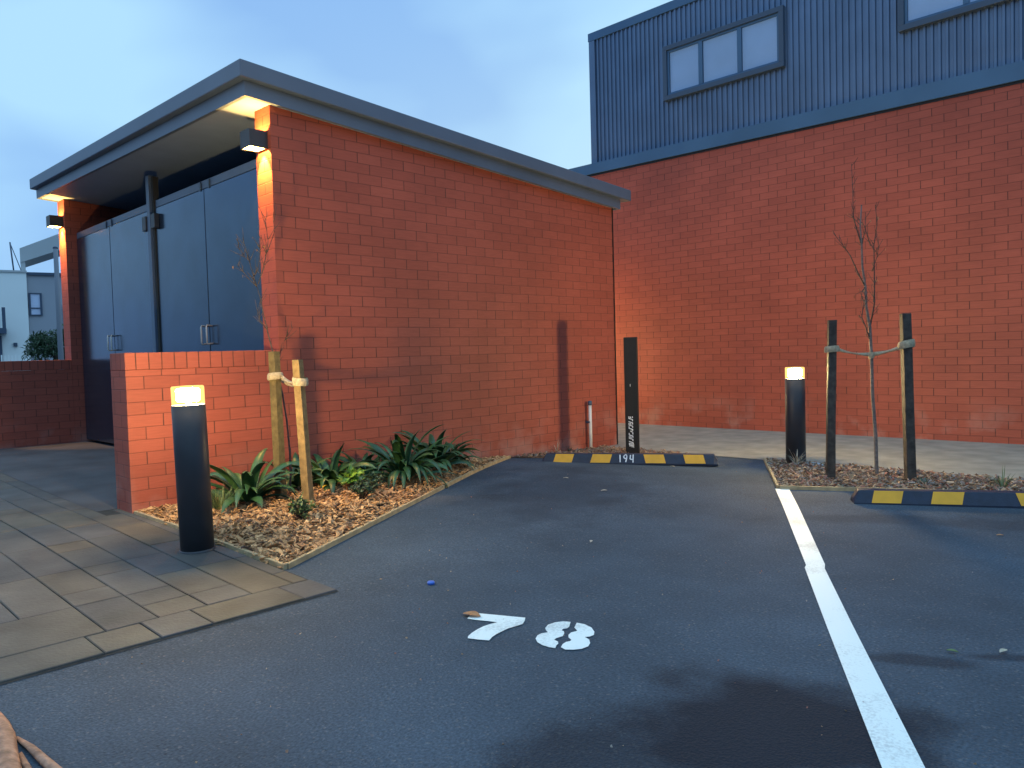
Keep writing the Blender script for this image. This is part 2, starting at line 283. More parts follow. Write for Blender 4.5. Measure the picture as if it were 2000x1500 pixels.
M = dict(
    brick=brick_mat("red_brick"),
    soldier=brick_mat("red_brick_on_edge", bw=.086, rh=.40, soldier=True),
    asphalt=asphalt_mat(),
    white_paint=paint_mat("white_road_paint", (.80, .86, .82)),
    fascia=mat("grey_blue_fascia_steel", (.082, .118, .185), .42, 0, .5, 2.5, .08),
    soffit=mat("soffit_board", (.24, .32, .46), .6, 0, .4, 3, .06),
    clad=mat("dark_cladding_steel", (.105, .165, .26), .38, .45, .6, 2, .12),
    frame=mat("dark_window_frame", (.04, .07, .12), .4, 0, .5, 5, .05),
    coping=mat("dark_coping_steel", (.045, .115, .22), .4, 0, .5, 1.5, .12),
    door=mat("dark_door_sheet", (.060, .102, .17), .2, .8, .6, 3, .12, .05, 4),
    black=mat("black_powder_coat", (.028, .03, .038), .45, 0, .5, 8, .15),
    jet=mat("black_plastic", (.008, .008, .01), .45, 0, .4, 12, .2),
    steel=mat("galvanised_steel", (.55, .53, .48), .5, .2, .5, 20, .15),
    concrete=mat("exposed_concrete", (.27, .25, .205), .85, 0, .3, 5, .2, .5, 130),
    apron=mat("dark_concrete", (.075, .075, .08), .8, 0, .3, 2.5, .25, .35, 90),
    joint=mat("dark_joint_filler", (.045, .043, .04), .9, 0, .2, 20, .3),
    paver=island_mat("stone_pavers", [(.078, .073, .070), (.098, .085, .066), (.068, .066, .066), (.094, .088, .084), (.112, .09, .062), (.076, .070, .066)], .75, .5, 70, 4),
    soil=mat("mulch_soil", (.18, .11, .065), .95, 0, .2, 30, .5, 1.0, 60),
    chips=island_mat("wood_chips", [(.12, .06, .035), (.58, .33, .15), (.36, .19, .085), (.70, .43, .21), (.26, .13, .06), (.62, .36, .16), (.09, .055, .045)], .85, .4, 90, 25),
    chips_grey=island_mat("wood_chips_weathered", [(.16, .09, .06), (.40, .26, .16), (.30, .10, .06), (.30, .25, .21), (.10, .07, .05), (.48, .34, .2), (.2, .2, .2)], .85, .4, 90, 25),
    timber=mat("pine_edging", (.42, .31, .17), .75, 0, .3, 18, .25, .3, 60),
    stake=mat("hardwood_stake", (.23, .155, .07), .75, 0, .3, 22, .3, .5, 50),
    stake_mid=mat("weathered_hardwood_stake", (.13, .10, .045), .75, 0, .3, 22, .3, .5, 50),
    stake_dark=mat("dark_hardwood_stake", (.055, .045, .038), .75, 0, .3, 22, .4, .5, 50),
    hessian=mat("hessian_tie", (.42, .35, .24), .9, 0, .2, 60, .25, .8, 160),
    bark=mat("sapling_bark", (.075, .058, .052), .75, 0, .3, 50, .3, .4, 120),
    bark2=mat("sapling_bark_grey", (.17, .145, .13), .75, 0, .3, 50, .3, .4, 120),
    rubber=mat("dark_rubber_stop", (.012, .020, .042), .55, 0, .5, 20, .2, .2, 90),
    yellow=mat("yellow_panel", (.78, .38, .018), .55, 0, .5, 12, .08),
    white=mat("white_plastic", (.62, .62, .6), .45, 0, .5, 9, .1),
    white_mark=mat("white_marking", (.7, .72, .74), .6, 0, .4, 20, .15),
    liner=mat("pale_reflector", (.75, .7, .6), .5),
    leaf=island_mat("strap_leaf", [(.02, .065, .028), (.035, .10, .035), (.022, .075, .04), (.05, .12, .035)], .42, .1, 30, 20, .5),
    leaf_lime=island_mat("lime_leaf", [(.13, .25, .03), (.20, .36, .04), (.09, .2, .03)], .45, .1, 30, 20, .5),
    leaf_olive=island_mat("olive_leaf", [(.06, .10, .03), (.11, .16, .05), (.16, .20, .09)], .5, .1, 30, 20, .4),
    leaf_dark=island_mat("dark_leaf", [(.02, .05, .02), (.04, .08, .04), (.06, .11, .07)], .5, .1, 30, 20, .4),
    leaf_dry=mat("dry_leaf", (.42, .2, .09), .7, 0, .3, 40, .3),
    leaf_dry2=mat("pale_dry_leaf", (.45, .38, .28), .7, 0, .3, 40, .3),
    yellow_leaf=mat("yellow_leaf", (.75, .5, .05), .6, 0, .3, 40, .2),
    blue=mat("blue_cap_plastic", (.05, .15, .55), .35),
    stone=mat("pale_concrete_pad", (.42, .45, .48), .8, 0, .3, 14, .2, .3, 60),
    render_white=mat("white_render", (.74, .80, .80), .8, 0, .3, .4, .05),
    render_grey=mat("grey_render", (.30, .33, .38), .8, 0, .3, .4, .05),
    render_pale=mat("pale_panel", (.40, .44, .46), .8, 0, .3, .4, .05),
    blind=mat("pale_blind", (.50, .58, .75), .8, 0, .3, 1.5, .12),
    glass=glass_mat(),
    lamp_core=glow_mat("lamp_core", (1.0, .70, .30), 1900),
    lamp_lens=glow_mat("lamp_lens", (1.0, .62, .18), 2.6, .62),
    dark_in=mat("dark_interior", (.03, .03, .03), .9),
    frond=mat("dry_palm_base", (.36, .19, .12), .8, 0, .3, 30, .45, .6, 60),
)
# leaves let some light through
for k in ("leaf", "leaf_lime", "leaf_olive"):
    M[k].node_tree.nodes["Principled BSDF"].inputs["Transmission Weight"].default_value = 0.0
    M[k].node_tree.nodes["Principled BSDF"].inputs["Subsurface Weight"].default_value = 0.0

# ------------------------------------------------------------------ building blocks
class MB:
    def __init__(self): self.v = []; self.f = []; self.sm = []
    def add(self, vs, fs, smooth=False):
        o = len(self.v); self.v += [tuple(v) for v in vs]; self.f += [tuple(i + o for i in f) for f in fs]; self.sm += [smooth] * len(fs); return self
    def box(self, x0, x1, y0, y1, z0, z1, rot=0, cx=0, cy=0):
        c, s = math.cos(rot), math.sin(rot)
        vs = []
        for x, y, z in ((x0, y0, z0), (x1, y0, z0), (x1, y1, z0), (x0, y1, z0), (x0, y0, z1), (x1, y0, z1), (x1, y1, z1), (x0, y1, z1)):
            dx, dy = x - cx, y - cy
            vs.append((cx + dx * c - dy * s, cy + dx * s + dy * c, z))
        return self.add(vs, [(0, 3, 2, 1), (4, 5, 6, 7), (0, 1, 5, 4), (1, 2, 6, 5), (2, 3, 7, 6), (3, 0, 4, 7)])
    def prism(self, poly, fn0, fn1):
        """poly of 2-tuples, fn0/fn1 map them to the bottom / top 3D points"""
        n = len(poly); a = [fn0(*p) for p in poly]; b = [fn1(*p) for p in poly]
        return self.add(a + b, [tuple(range(n))[::-1], tuple(range(n, 2 * n))] + [(i, (i + 1) % n, n + (i + 1) % n, n + i) for i in range(n)])
    def lathe(self, prof, seg=28, cx=0, cy=0, closed=True):
        vs = []; fs = []
        for r, z in prof:
            for k in range(seg):
                a = 2 * PI * k / seg; vs.append((cx + r * math.cos(a), cy + r * math.sin(a), z))
        for i in range(len(prof) - 1):
            for k in range(seg):
                fs.append((i * seg + k, i * seg + (k + 1) % seg, (i + 1) * seg + (k + 1) % seg, (i + 1) * seg + k))
        if closed:
            fs.append(tuple(range(seg))[::-1]); fs.append(tuple((len(prof) - 1) * seg + k for k in range(seg)))
        return self.add(vs, fs, True)
    def tube(self, pts, rad, seg=7, cap=True):
        pts = [Vector(p) for p in pts]; n = len(pts)
        if not hasattr(rad, '__len__'): rad = [rad] * n
        vs = []; fs = []; up = Vector((.31, .17, .93))
        for i, p in enumerate(pts):
            d = (pts[min(i + 1, n - 1)] - pts[max(i - 1, 0)]).normalized()
            a = d.cross(up)
            if a.length < .05: a = d.cross(Vector((1, 0, 0)))
            a.normalize(); b = d.cross(a)
            for k in range(seg):
                t = 2 * PI * k / seg; vs.append(tuple(p + (a * math.cos(t) + b * math.sin(t)) * rad[i]))
        for i in range(n - 1):
            for k in range(seg):
                fs.append((i * seg + k, i * seg + (k + 1) % seg, (i + 1) * seg + (k + 1) % seg, (i + 1) * seg + k))
        if cap: fs.append(tuple(range(seg))[::-1]); fs.append(tuple((n - 1) * seg + k for k in range(seg)))
        return self.add(vs, fs, True)
    def build(self, name, material, parent=None, loc=None, bevel=0, recalc=True, solid=0):
        me = bpy.data.meshes.new(name)
        off = Vector((0, 0, 0))
        if parent is not None and loc is None: off = Vector((0, 0, 0))
        me.from_pydata(self.v, [], self.f)
        bm = bmesh.new(); bm.from_mesh(me)
        if recalc: bmesh.ops.recalc_face_normals(bm, faces=bm.faces)
        bm.to_mesh(me); bm.free()
        me.polygons.foreach_set("use_smooth", self.sm)
        me.materials.append(M[material] if isinstance(material, str) else material)
        o = bpy.data.objects.new(name, me); C.objects.link(o)
        if loc is not None: o.location = loc
        if parent is not None: o.parent = parent
        if bevel:
            b = o.modifiers.new("bevel", 'BEVEL'); b.width = bevel; b.segments = 2; b.limit_method = 'ANGLE'; b.angle_limit = math.radians(40)
        if solid:
            b = o.modifiers.new("solid", 'SOLIDIFY'); b.thickness = solid
        return o

def tag(o, label, cat, group=None, kind=None):
    o["label"] = label; o["category"] = cat
    if group: o["group"] = group
    if kind: o["kind"] = kind
    return o

def thing(name, label, cat, loc=(0, 0, 0), rz=0, group=None):
    o = bpy.data.objects.new(name, None); C.objects.link(o); o.empty_display_size = .1
    o.location = loc; o.rotation_euler = (0, 0, rz)
    return tag(o, label, cat, group)

def shift(mb, dx, dy, dz):
    mb.v = [(x - dx, y - dy, z - dz) for x, y, z in mb.v]; return mb

def copy_tree(o, parent=None):
    c = o.copy(); C.objects.link(c)
    if parent is not None: c.parent = parent
    for ch in list(o.children): copy_tree(ch, c)
    return c

GRID = .25
def sheet(poly, off, bounds=None, zf=hg):
    """flat polygon cut on the common grid and draped over the ground shape"""
    bm = bmesh.new()
    f = bm.faces.new([bm.verts.new((x, y, 0)) for x, y in poly])
    bmesh.ops.triangulate(bm, faces=[f])
    xs = [p[0] for p in poly]; ys = [p[1] for p in poly]
    if bounds: x0, x1, y0, y1 = bounds
    else: x0, x1, y0, y1 = min(xs), max(xs), min(ys), max(ys)
    k = math.ceil(x0 / GRID)
    while k * GRID < x1:
        bmesh.ops.bisect_plane(bm, geom=bm.verts[:] + bm.edges[:] + bm.faces[:], plane_co=(k * GRID, 0, 0), plane_no=(1, 0, 0), dist=1e-5); k += 1
    k = math.ceil(y0 / GRID)
    while k * GRID < y1:
        bmesh.ops.bisect_plane(bm, geom=bm.verts[:] + bm.edges[:] + bm.faces[:], plane_co=(0, k * GRID, 0), plane_no=(0, 1, 0), dist=1e-5); k += 1
    for v in bm.verts: v.co.z = zf(v.co.x, v.co.y) + off
    bmesh.ops.recalc_face_normals(bm, faces=bm.faces)
    mb = MB(); bm.verts.index_update()
    up = sum(f.normal.z for f in bm.faces) >= 0
    mb.add([tuple(v.co) for v in bm.verts], [tuple(v.index for v in (f.verts if up else reversed(f.verts))) for f in bm.faces])
    bm.free()
    return mb

def struct(mb, name, material, label, cat):
    o = mb.build(name, material, recalc=False); tag(o, label, cat, kind="structure"); return o

# bay directions (the bays are turned 30 degrees to the buildings)
BA = math.radians(30); BD = Vector((math.cos(BA), math.sin(BA), 0)); BN = Vector((-math.sin(BA), math.cos(BA), 0))

# ------------------------------------------------------------------ ground, path, aprons
struct(sheet([(-160, -160), (160, -160), (160, 160), (-160, 160)], 0, bounds=(-14, 6, -3, 12)), "ground", "asphalt", "dark asphalt of the parking bays", "asphalt")

PX0 = -3.045
path = sheet([(-11.2, -2.0), (PX0 + .012, -2.0), (PX0 + .012, 1.90), (-5.78, 1.90), (-5.78, 1.72), (-11.2, 1.72)], .003)
struct(path, "path_bed", "joint", "dark jointing sand under the stone pavers", "path")
pv = MB()
def slab(x0, x1, y0, y1):
    if x1 - x0 < .05 or y1 - y0 < .04: return
    g, e = .0025, .004; t = random.uniform(.009, .0125)
    tx, ty = random.uniform(-.004, .004), random.uniform(-.005, .005)
    lo = [(x0 + g, y0 + g), (x1 - g, y0 + g), (x1 - g, y1 - g), (x0 + g, y1 - g)]
    hi = [(x0 + g + e, y0 + g + e), (x1 - g - e, y0 + g + e), (x1 - g - e, y1 - g - e), (x0 + g + e, y1 - g - e)]
    cx, cy = (x0 + x1) / 2, (y0 + y1) / 2
    zz = lambda x, y: hg(x, y) + t + tx * (x - cx) + ty * (y - cy)
    vs = [(x, y, hg(x, y) + .001) for x, y in lo] + [(x, y, zz(x, y) - .003) for x, y in lo] + [(x, y, zz(x, y)) for x, y in hi]
    fs = [(8, 9, 10, 11)]
    for i in range(4):
        j = (i + 1) % 4; fs += [(i, j, 4 + j, 4 + i), (4 + i, 4 + j, 8 + j, 8 + i)]
    pv.add(vs, fs)
BW = .235
y = 1.026 - .4 * 9
while y < 1.90:
    y1 = min(1.90, y + .205 * (2 if random.random() < .35 else 1)); slab(PX0 - BW, PX0, y, y1); y = y1
row = 0; y = 0.99 - .205 * 14
while y < 1.88:
    rh_ = random.choice((.205, .205, .41)) if y < 1.4 else .205
    y1 = min(1.885, y + rh_); x = PX0 - BW
    while x > -9.6:
        x0 = x - random.choice((.205, .41, .41, .615, .615))
        yy1 = y1 if x0 > -5.8 else min(y1, 1.715)
        if rh_ > .3 and random.random() < .35:
            slab(max(x0, -9.6), x, y, y + .205); slab(max(x0, -9.6), x, y + .205, yy1)
        else: slab(max(x0, -9.6), x, y, yy1)
        x = x0
    y = y1; row += 1
struct(pv, "path", "paver", "grey and buff stone pavers in running rows", "path")
struct(sheet([(-10.68, 1.72), (-5.78, 1.72), (-5.78, 3.1), (-10.68, 3.1)], .005), "apron", "apron", "dark concrete slab before the store doors", "apron")
struct(sheet([(-5.48 + .02, 6.99), (8, 6.99), (8, 9.45), (-7.4, 9.45), (-7.4, 7.3), (-5.46, 7.3)], .006), "footpath", "concrete", "exposed concrete footpath along the tall brick wall", "footpath")

# ------------------------------------------------------------------ mulch beds
bed1 = [(-5.48, 1.87), (-3.545, 1.90), (-5.44, 5.42), (-5.48, 5.42)]
e0 = Vector((-2.66, 5.52, 0))
bed2 = [(e0.x, e0.y), (e0.x + BD.x * 2.53, e0.y + BD.y * 2.53), (e0.x + BD.x * 2.53 + .2, 6.985), (-3.50, 6.985)]
bed3 = [(-5.48, 5.47), (-4.80, 5.98), (-3.98, 6.50), (-4.35, 6.985), (-5.48, 6.985)]
def inside(poly, x, y):
    c = False; n = len(poly)
    for i in range(n):
        x0, y0 = poly[i]; x1, y1 = poly[(i + 1) % n]
        if (y0 > y) != (y1 > y) and x < (x1 - x0) * (y - y0) / (y1 - y0) + x0: c = not c
    return c
def edist(poly, x, y):
    d = 9; n = len(poly)
    for i in range(n):
        a = Vector(poly[i]); b = Vector(poly[(i + 1) % n]); p = Vector((x, y)); ab = b - a
        t = max(0, min(1, (p - a).dot(ab) / ab.length_squared)); d = min(d, (p - a - ab * t).length)
    return d
def mound(poly, h):
    return lambda x, y: hg(x, y) + h * min(1, edist(poly, x, y) / .35) + .006 * math.sin(x * 13 + y * 7) * min(1, edist(poly, x, y) / .2)
def bed(poly, h, n, material, label, smin=.012, smax=.045, sub=None):
    zf = mound(poly, h)
    o = sheet(poly, .006, zf=zf).build("mulch", "soil", recalc=False); tag(o, label + ", the soil below", "mulch", kind="stuff")
    xs = [p[0] for p in poly]; ys = [p[1] for p in poly]
    mb = MB(); k = 0
    while k < n:
        x, y = random.uniform(min(xs), max(xs)), random.uniform(min(ys), max(ys))
        if not inside(poly, x, y): continue
        k += 1
        ln = random.uniform(smin, smax); w = ln * random.uniform(.22, .6); t = random.uniform(.002, .006)
        z = zf(x, y) + .008 + random.random() ** 2 * .022
        R = Euler((random.gauss(0, .4), random.gauss(0, .4), random.uniform(0, 6.3))).to_matrix()
        tap = random.uniform(.3, 1)
        vs = [Vector(v) for v in ((-ln / 2, -w / 2, 0), (ln / 2, -w / 2 * tap, 0), (ln / 2, w / 2 * tap, 0), (-ln / 2, w / 2, 0), (-ln / 2, -w / 2, t), (ln / 2, -w / 2 * tap, t * .6), (ln / 2, w / 2 * tap, t), (-ln / 2, w / 2, t))]
        mb.add([R @ v + Vector((x, y, z)) for v in vs], [(4, 5, 6, 7), (0, 1, 5, 4), (1, 2, 6, 5), (2, 3, 7, 6), (3, 0, 4, 7), (0, 3, 2, 1)])
    o = mb.build("mulch", material, recalc=False); tag(o, label, "mulch", kind="stuff")
bed(bed1, .035, 8500, "chips", "orange brown bark mulch in the bed against the side wall", .016, .06)
bed(bed2, .02, 5200, "chips_grey", "reddish and pale wood chips in the strip below the tall wall", .015, .05)
bed(bed3, .012, 1700, "chips_grey", "thin leaf litter and chips behind the numbered wheel stop", .012, .04)

def edging(pts, label, w=.02, h=.028, nm="timber_edging"):
    mb = MB()
    for a, b in zip(pts[:-1], pts[1:]):
        a = Vector(a); b = Vector(b); n = max(2, int((b - a).length / .25)); d = (b - a).normalized(); s = Vector((-d.y, d.x)) * w / 2
        vs = []; fs = []
        for i in range(n + 1):
            p = a.lerp(b, i / n); z = hg(p.x, p.y)
            for q, zz in ((p - s, -.05), (p + s, -.05), (p + s, h), (p - s, h)): vs.append((q.x, q.y, z + zz + random.uniform(-.001, .001)))
        for i in range(n):
            o = i * 4
            for k in range(4): fs.append((o + k, o + (k + 1) % 4, o + 4 + (k + 1) % 4, o + 4 + k))
        fs.append((3, 2, 1, 0)); fs.append((n * 4, n * 4 + 1, n * 4 + 2, n * 4 + 3)); mb.add(vs, fs)
    return tag(mb.build(nm, "timber"), label, "edging", "timber edging round the beds")
edging([(-5.46, 1.866), (-3.54, 1.912)], "pale timber edging between the stone pavers and the bark bed")
edging([(-3.545, 1.925), (-5.452, 5.44)], "long timber edging between the bark bed and the asphalt bay")
edging([(-3.50, 6.975), (-2.672, 5.53)], "short timber edging running from the footpath to the white line")
edging([(e0.x + .01, e0.y - .005), (e0.x + BD.x * 2.53, e0.y + BD.y * 2.53)], "timber edging behind the wheel stop on the right")

# ------------------------------------------------------------------ road markings
ln = [(-2.68, 5.50), (-2.35, 4.925), (-1.96, 4.235), (-1.612, 3.622), (-1.598, 3.575), (-1.20, 2.87), (-.697, 1.989), (-.10, .93), (.35, .14),
      (.42, .19), (-.02, .985), (-.615, 2.054), (-1.13, 2.94), (-1.52, 3.62), (-1.548, 3.69), (-1.90, 4.32), (-2.28, 5.00), (-2.592, 5.55)]
tag(sheet(ln, .004).build("bay_line", "white_paint", recalc=False), "long white painted line dividing the two parking bays", "road marking")
num = thing("bay_number", "white stencilled number 78 on the asphalt", "road marking", (-2.05, 2.1, 0))
seven = [(-2.325, 2.117), (-2.143, 2.202), (-2.121, 2.175), (-2.1, 2.141), (-2.105, 2.104), (-2.11, 2.069), (-2.106, 2.034), (-2.101, 1.998), (-2.092, 1.967), (-2.075, 1.935), (-2.113, 1.915), (-2.153, 1.898), (-2.168, 1.913), (-2.183, 1.946), (-2.195, 1.987), (-2.201, 2.023), (-2.199, 2.057), (-2.192, 2.091), (-2.232, 2.075), (-2.28, 2.053), (-2.315, 2.042), (-2.345, 2.085)]
eA = [(-1.972, 2.282), (-1.998, 2.269), (-2.015, 2.24), (-2.019, 2.201), (-2.003, 2.167), (-1.986, 2.152), (-1.964, 2.139), (-1.976, 2.116), (-1.973, 2.09), (-1.956, 2.061), (-1.926, 2.039), (-1.893, 2.03), (-1.862, 2.031), (-1.838, 2.039), (-1.852, 2.06), (-1.859, 2.08), (-1.874, 2.094), (-1.895, 2.097), (-1.9, 2.114), (-1.895, 2.146), (-1.91, 2.172), (-1.925, 2.187), (-1.939, 2.19), (-1.944, 2.205), (-1.936, 2.218), (-1.941, 2.237)]
eB = [(-1.948, 2.291), (-1.912, 2.297), (-1.87, 2.286), (-1.834, 2.259), (-1.814, 2.231), (-1.815, 2.208), (-1.827, 2.193), (-1.799, 2.184), (-1.773, 2.158), (-1.759, 2.129), (-1.762, 2.096), (-1.779, 2.07), (-1.802, 2.052), (-1.829, 2.059), (-1.844, 2.087), (-1.848, 2.11), (-1.842, 2.126), (-1.846, 2.138), (-1.87, 2.15), (-1.887, 2.169), (-1.896, 2.195), (-1.889, 2.223), (-1.9, 2.231), (-1.92, 2.243)]
for nm, polys in (("digit", [seven]), ("digit", [eA, eB])):
    mb = MB()
    for pgn in polys:
        s_ = sheet(pgn, .004); mb.add(s_.v, s_.f)
    shift(mb, -2.05, 2.1, 0).build(nm, "white_paint", num, recalc=False)

# ------------------------------------------------------------------ left store building
XW, XI, YF, YB = -5.48, -5.72, 2.98, 7.25
XL, XLI = -10.94, -10.68
def ztop(x, y): return 3.267 - .07 * (y - 2.69) + .0224 * (-5.35 - x)
def zsof(x, y): return ztop(x, y) - .228
ub = thing("store_building", "small red brick store building with a sloping flat roof and dark double doors", "building", (XW, YF, 0))
def ubp(mb, name, material, parent=None, bevel=0):
    if parent is None: shift(mb, XW, YF, 0); parent = ub
    return mb.build(name, material, parent, bevel=bevel)
def wallbox(x0, x1, y0, y1, z0=-.15, zt=zsof):
    return MB().prism([(x0, y0), (x1, y0), (x1, y1), (x0, y1)], lambda x, y: (x, y, z0), lambda x, y: (x, y, zt(x, y)))
ubp(wallbox(XI, XW, YF, YB), "side_wall", "brick")
ubp(wallbox(XL, XLI, YF, YB), "side_wall", "brick")
ubp(wallbox(XLI, XI, YB - .24, YB), "rear_wall", "brick")
ubp(MB().box(XW - .008, XW + .004, YB + .001, YB + .02, -.1, 2.78), "corner_joint", "jet")
roof = [(-10.97, 2.69), (-5.35, 2.69), (-5.35, 7.46), (-10.97, 7.46)]
ubp(MB().prism(roof, lambda x, y: (x, y, ztop(x, y) - .125), lambda x, y: (x, y, ztop(x, y))), "roof", "fascia", bevel=.008)
low = [(-10.91, 2.745), (-5.405, 2.745), (-5.405, 7.32), (-10.91, 7.32)]
fs_ = MB()
for (x0, x1, y0, y1) in ((-10.91, -5.405, 2.745, 2.775), (-5.435, -5.405, 2.775, 7.29), (-10.91, -10.88, 2.775, 7.29), (-10.91, -5.405, 7.29, 7.32)):
    fs_.prism([(x0, y0), (x1, y0), (x1, y1), (x0, y1)], lambda x, y: (x, y, ztop(x, y) - .238), lambda x, y: (x, y, ztop(x, y) - .127))
ubp(fs_, "fascia", "fascia")
ubp(MB().prism([(-10.88, 2.775), (-5.435, 2.775), (-5.435, 7.29), (-10.88, 7.29)], lambda x, y: (x, y, zsof(x, y) + .002), lambda x, y: (x, y, zsof(x, y) + .014)), "soffit", "soffit")
ubp(MB().box(XLI, XI, 3.9, 3.95, 0, 2.9), "dark_backing", "dark_in")  # dark backing put in for the unlit inside seen over the doors
DZ = 2.73; DY = 3.10
ubp(MB().box(-8.25, -8.17, DY - .035, DY + .045, .05, 2.99), "door_post", "fascia", bevel=.004)
ubp(MB().box(-8.165, -8.12, DY - .01, DY + .045, .05, 2.97), "door_post", "dark_in")
for x0, x1 in ((XLI + .01, -8.26), (-8.11, XI - .005)):
    ubp(MB().box(x0, x1, DY + .005, DY + .055, DZ - .075, DZ), "door_rail", "fascia", bevel=.004)
    mid = (x0 + x1) / 2
    for dx in (-.11, .07): ubp(MB().box(mid + dx - .012, mid + dx + .012, DY - .008, DY + .003, DZ - .09, DZ - .01), "rail_bracket", "frame")
for i, (x0, x1) in enumerate(((-10.66, -9.481), (-9.467, -8.262), (-8.108, -6.971), (-6.957, -5.735))):
    mb = MB().box(x0, x1, DY, DY + .045, hg(x0, 3.1) + .035, DZ - .08)
    d = ubp(mb, "door", "door", bevel=.004)
    hx = (x1 - .05) if i in (0, 2) else (x0 + .05)
    h = MB().tube([(hx, DY, 1.40), (hx, DY - .05, 1.405), (hx, DY - .055, 1.39), (hx, DY - .055, 1.25), (hx, DY - .05, 1.235), (hx, DY, 1.24)], .008, 8)
    shift(h, XW, YF, 0).build("handle", "steel", d)
    if i in (1, 2):
        sx_ = (x1 - .09) if i == 1 else (x0 - .01)
        shift(MB().box(sx_, sx_ + .10, DY - .05, DY - .002, 2.44, 2.585), XW, YF, 0).build("latch_box", "black", d, bevel=.004)

# low walls either side of the doors
def low_wall(x0, x1, name, label):
    t = thing(name, label, "wall", ((x0 + x1) / 2, 1.85, 0), 0, "low brick walls beside the store doors")
    shift(MB().box(x0, x1, 1.85, 2.978, -.15, 1.030), (x0 + x1) / 2, 1.85, 0).build("wall", "brick", t)
    shift(MB().box(x0 - .001, x1 + .001, 1.849, 2.977, 1.032, 1.148), (x0 + x1) / 2, 1.85, 0).build("capping", "soldier", t, bevel=.003)
low_wall(-5.765, -5.479, "low_brick_wall", "low red brick wall behind the near bollard light, joined to the side wall")
low_wall(-10.965, -10.679, "low_brick_wall", "dim low brick wall at the left edge with the far houses above it")

# up-and-down wall lights
def wall_light(x, z, label):
    t = thing("wall_light", label, "wall light", (x, YF, z), 0, "up and down wall lights on the brick piers")
    mb = MB(); w, d, h, tt = .075, .15, .066, .006
    mb.box(-w, w, -d, -d + tt, -h, h).box(-w, -w + tt, -d + tt, -.012, -h, h).box(w - tt, w, -d + tt, -.012, -h, h).box(-w, w, -.012, -.001, -h, h)
    mb.build("housing", "black", t)
    mb = MB(); a, b = w - tt - .0005, tt
    mb.box(-a, a, -d + tt + .0005, -d + tt + .003, -h + .004, h - .004).box(-a, -a + .0025, -d + .012, -.016, -h + .004, h - .004).box(a - .0025, a, -d + .012, -.016, -h + .004, h - .004).box(-a, a, -.0155, -.0125, -h + .004, h - .004)
    mb.build("reflector", "liner", t)
    lp = bpy.data.lights.new("lamp", 'POINT'); lp.energy = 42; lp.color = (1.0, .50, .11); lp.shadow_soft_size = .006
    lo = bpy.data.objects.new("lamp", lp); C.objects.link(lo); lo.parent = t; lo.location = (0, -.078, 0)
    sl = bpy.data.lights.new("lamp", 'SPOT'); sl.energy = 190; sl.color = (1.0, .46, .09); sl.shadow_soft_size = .012; sl.spot_size = math.radians(58); sl.spot_blend = .3
    so = bpy.data.objects.new("lamp", sl); C.objects.link(so); so.parent = t; so.location = (0, -.075, -.03); so.rotation_euler = (math.radians(14), 0, 0)
wall_light(-5.60, 2.765, "lit black box light high on the brick pier nearest the camera")
wall_light(-10.81, 2.87, "lit black box light on the far left brick pier")

# ------------------------------------------------------------------ tall building on the right
YR = 9.45
bb = thing("brick_building", "large building with a red brick lower wall and dark ribbed metal upper storey", "building", (-7.4, YR, 0))
def bbp(mb, name, material, parent=None, bevel=0):
    return shift(mb, -7.4, YR, 0).build(name, material, parent or bb, bevel=bevel)
def slope(x, z0, z1): return z0 + (z1 - z0) * (x + 7.4) / 5.55
bbp(MB().prism([(-9.0, YR), (6, YR), (6, YR + .24), (-9.0, YR + .24)], lambda x, y: (x, y, -.2), lambda x, y: (x, y, slope(x, 3.80, 3.735))), "brick_wall", "brick")
bbp(MB().prism([(-9.2, YR - .03), (6, YR - .03), (6, YR + .02), (-9.2, YR + .02)], lambda x, y: (x, y, slope(x, 3.795, 3.73)), lambda x, y: (x, y, slope(x, 3.95, 3.92))), "coping", "coping")
bbp(MB().prism([(-9.2, YR - .006), (6, YR - .006), (6, YR - .001), (-9.2, YR - .001)], lambda x, y: (x, y, slope(x, 3.765, 3.70)), lambda x, y: (x, y, slope(x, 3.795, 3.73))), "shadow_line", "jet")  # black strip laid on the bricks for the shade under the coping
# ribbed sheet
XC = -7.50
prof = []; x = XC + .10; P_ = .076
while x < 5.5:
    prof += [(x, 0), (x + .026, 0), (x + .034, -.020), (x + .060, -.020), (x + .068, 0)]; x += P_
mb = MB(); vs = []; yb = YR + .035
for (px, py) in prof: vs += [(px, yb + py, 3.90), (px, yb + py, 5.86)]
mb.add(vs, [(2 * i, 2 * i + 2, 2 * i + 3, 2 * i + 1) for i in range(len(prof) - 1)])
o = bbp(mb, "cladding", "clad")
bbp(MB().box(XC, 5.6, yb + .01, 16, 3.95, 5.87), "upper_storey", "clad")
bbp(MB().box(XC - .01, XC + .10, yb - .034, yb + .008, 3.93, 5.80), "corner_flashing", "clad", bevel=.004)
bbp(MB().prism([(XC - .02, yb - .035), (5.6, yb - .035), (5.6, 16.02), (XC - .02, 16.02)], lambda x, y: (x, y, 5.805), lambda x, y: (x, y, 5.925)), "roof_flashing", "coping")
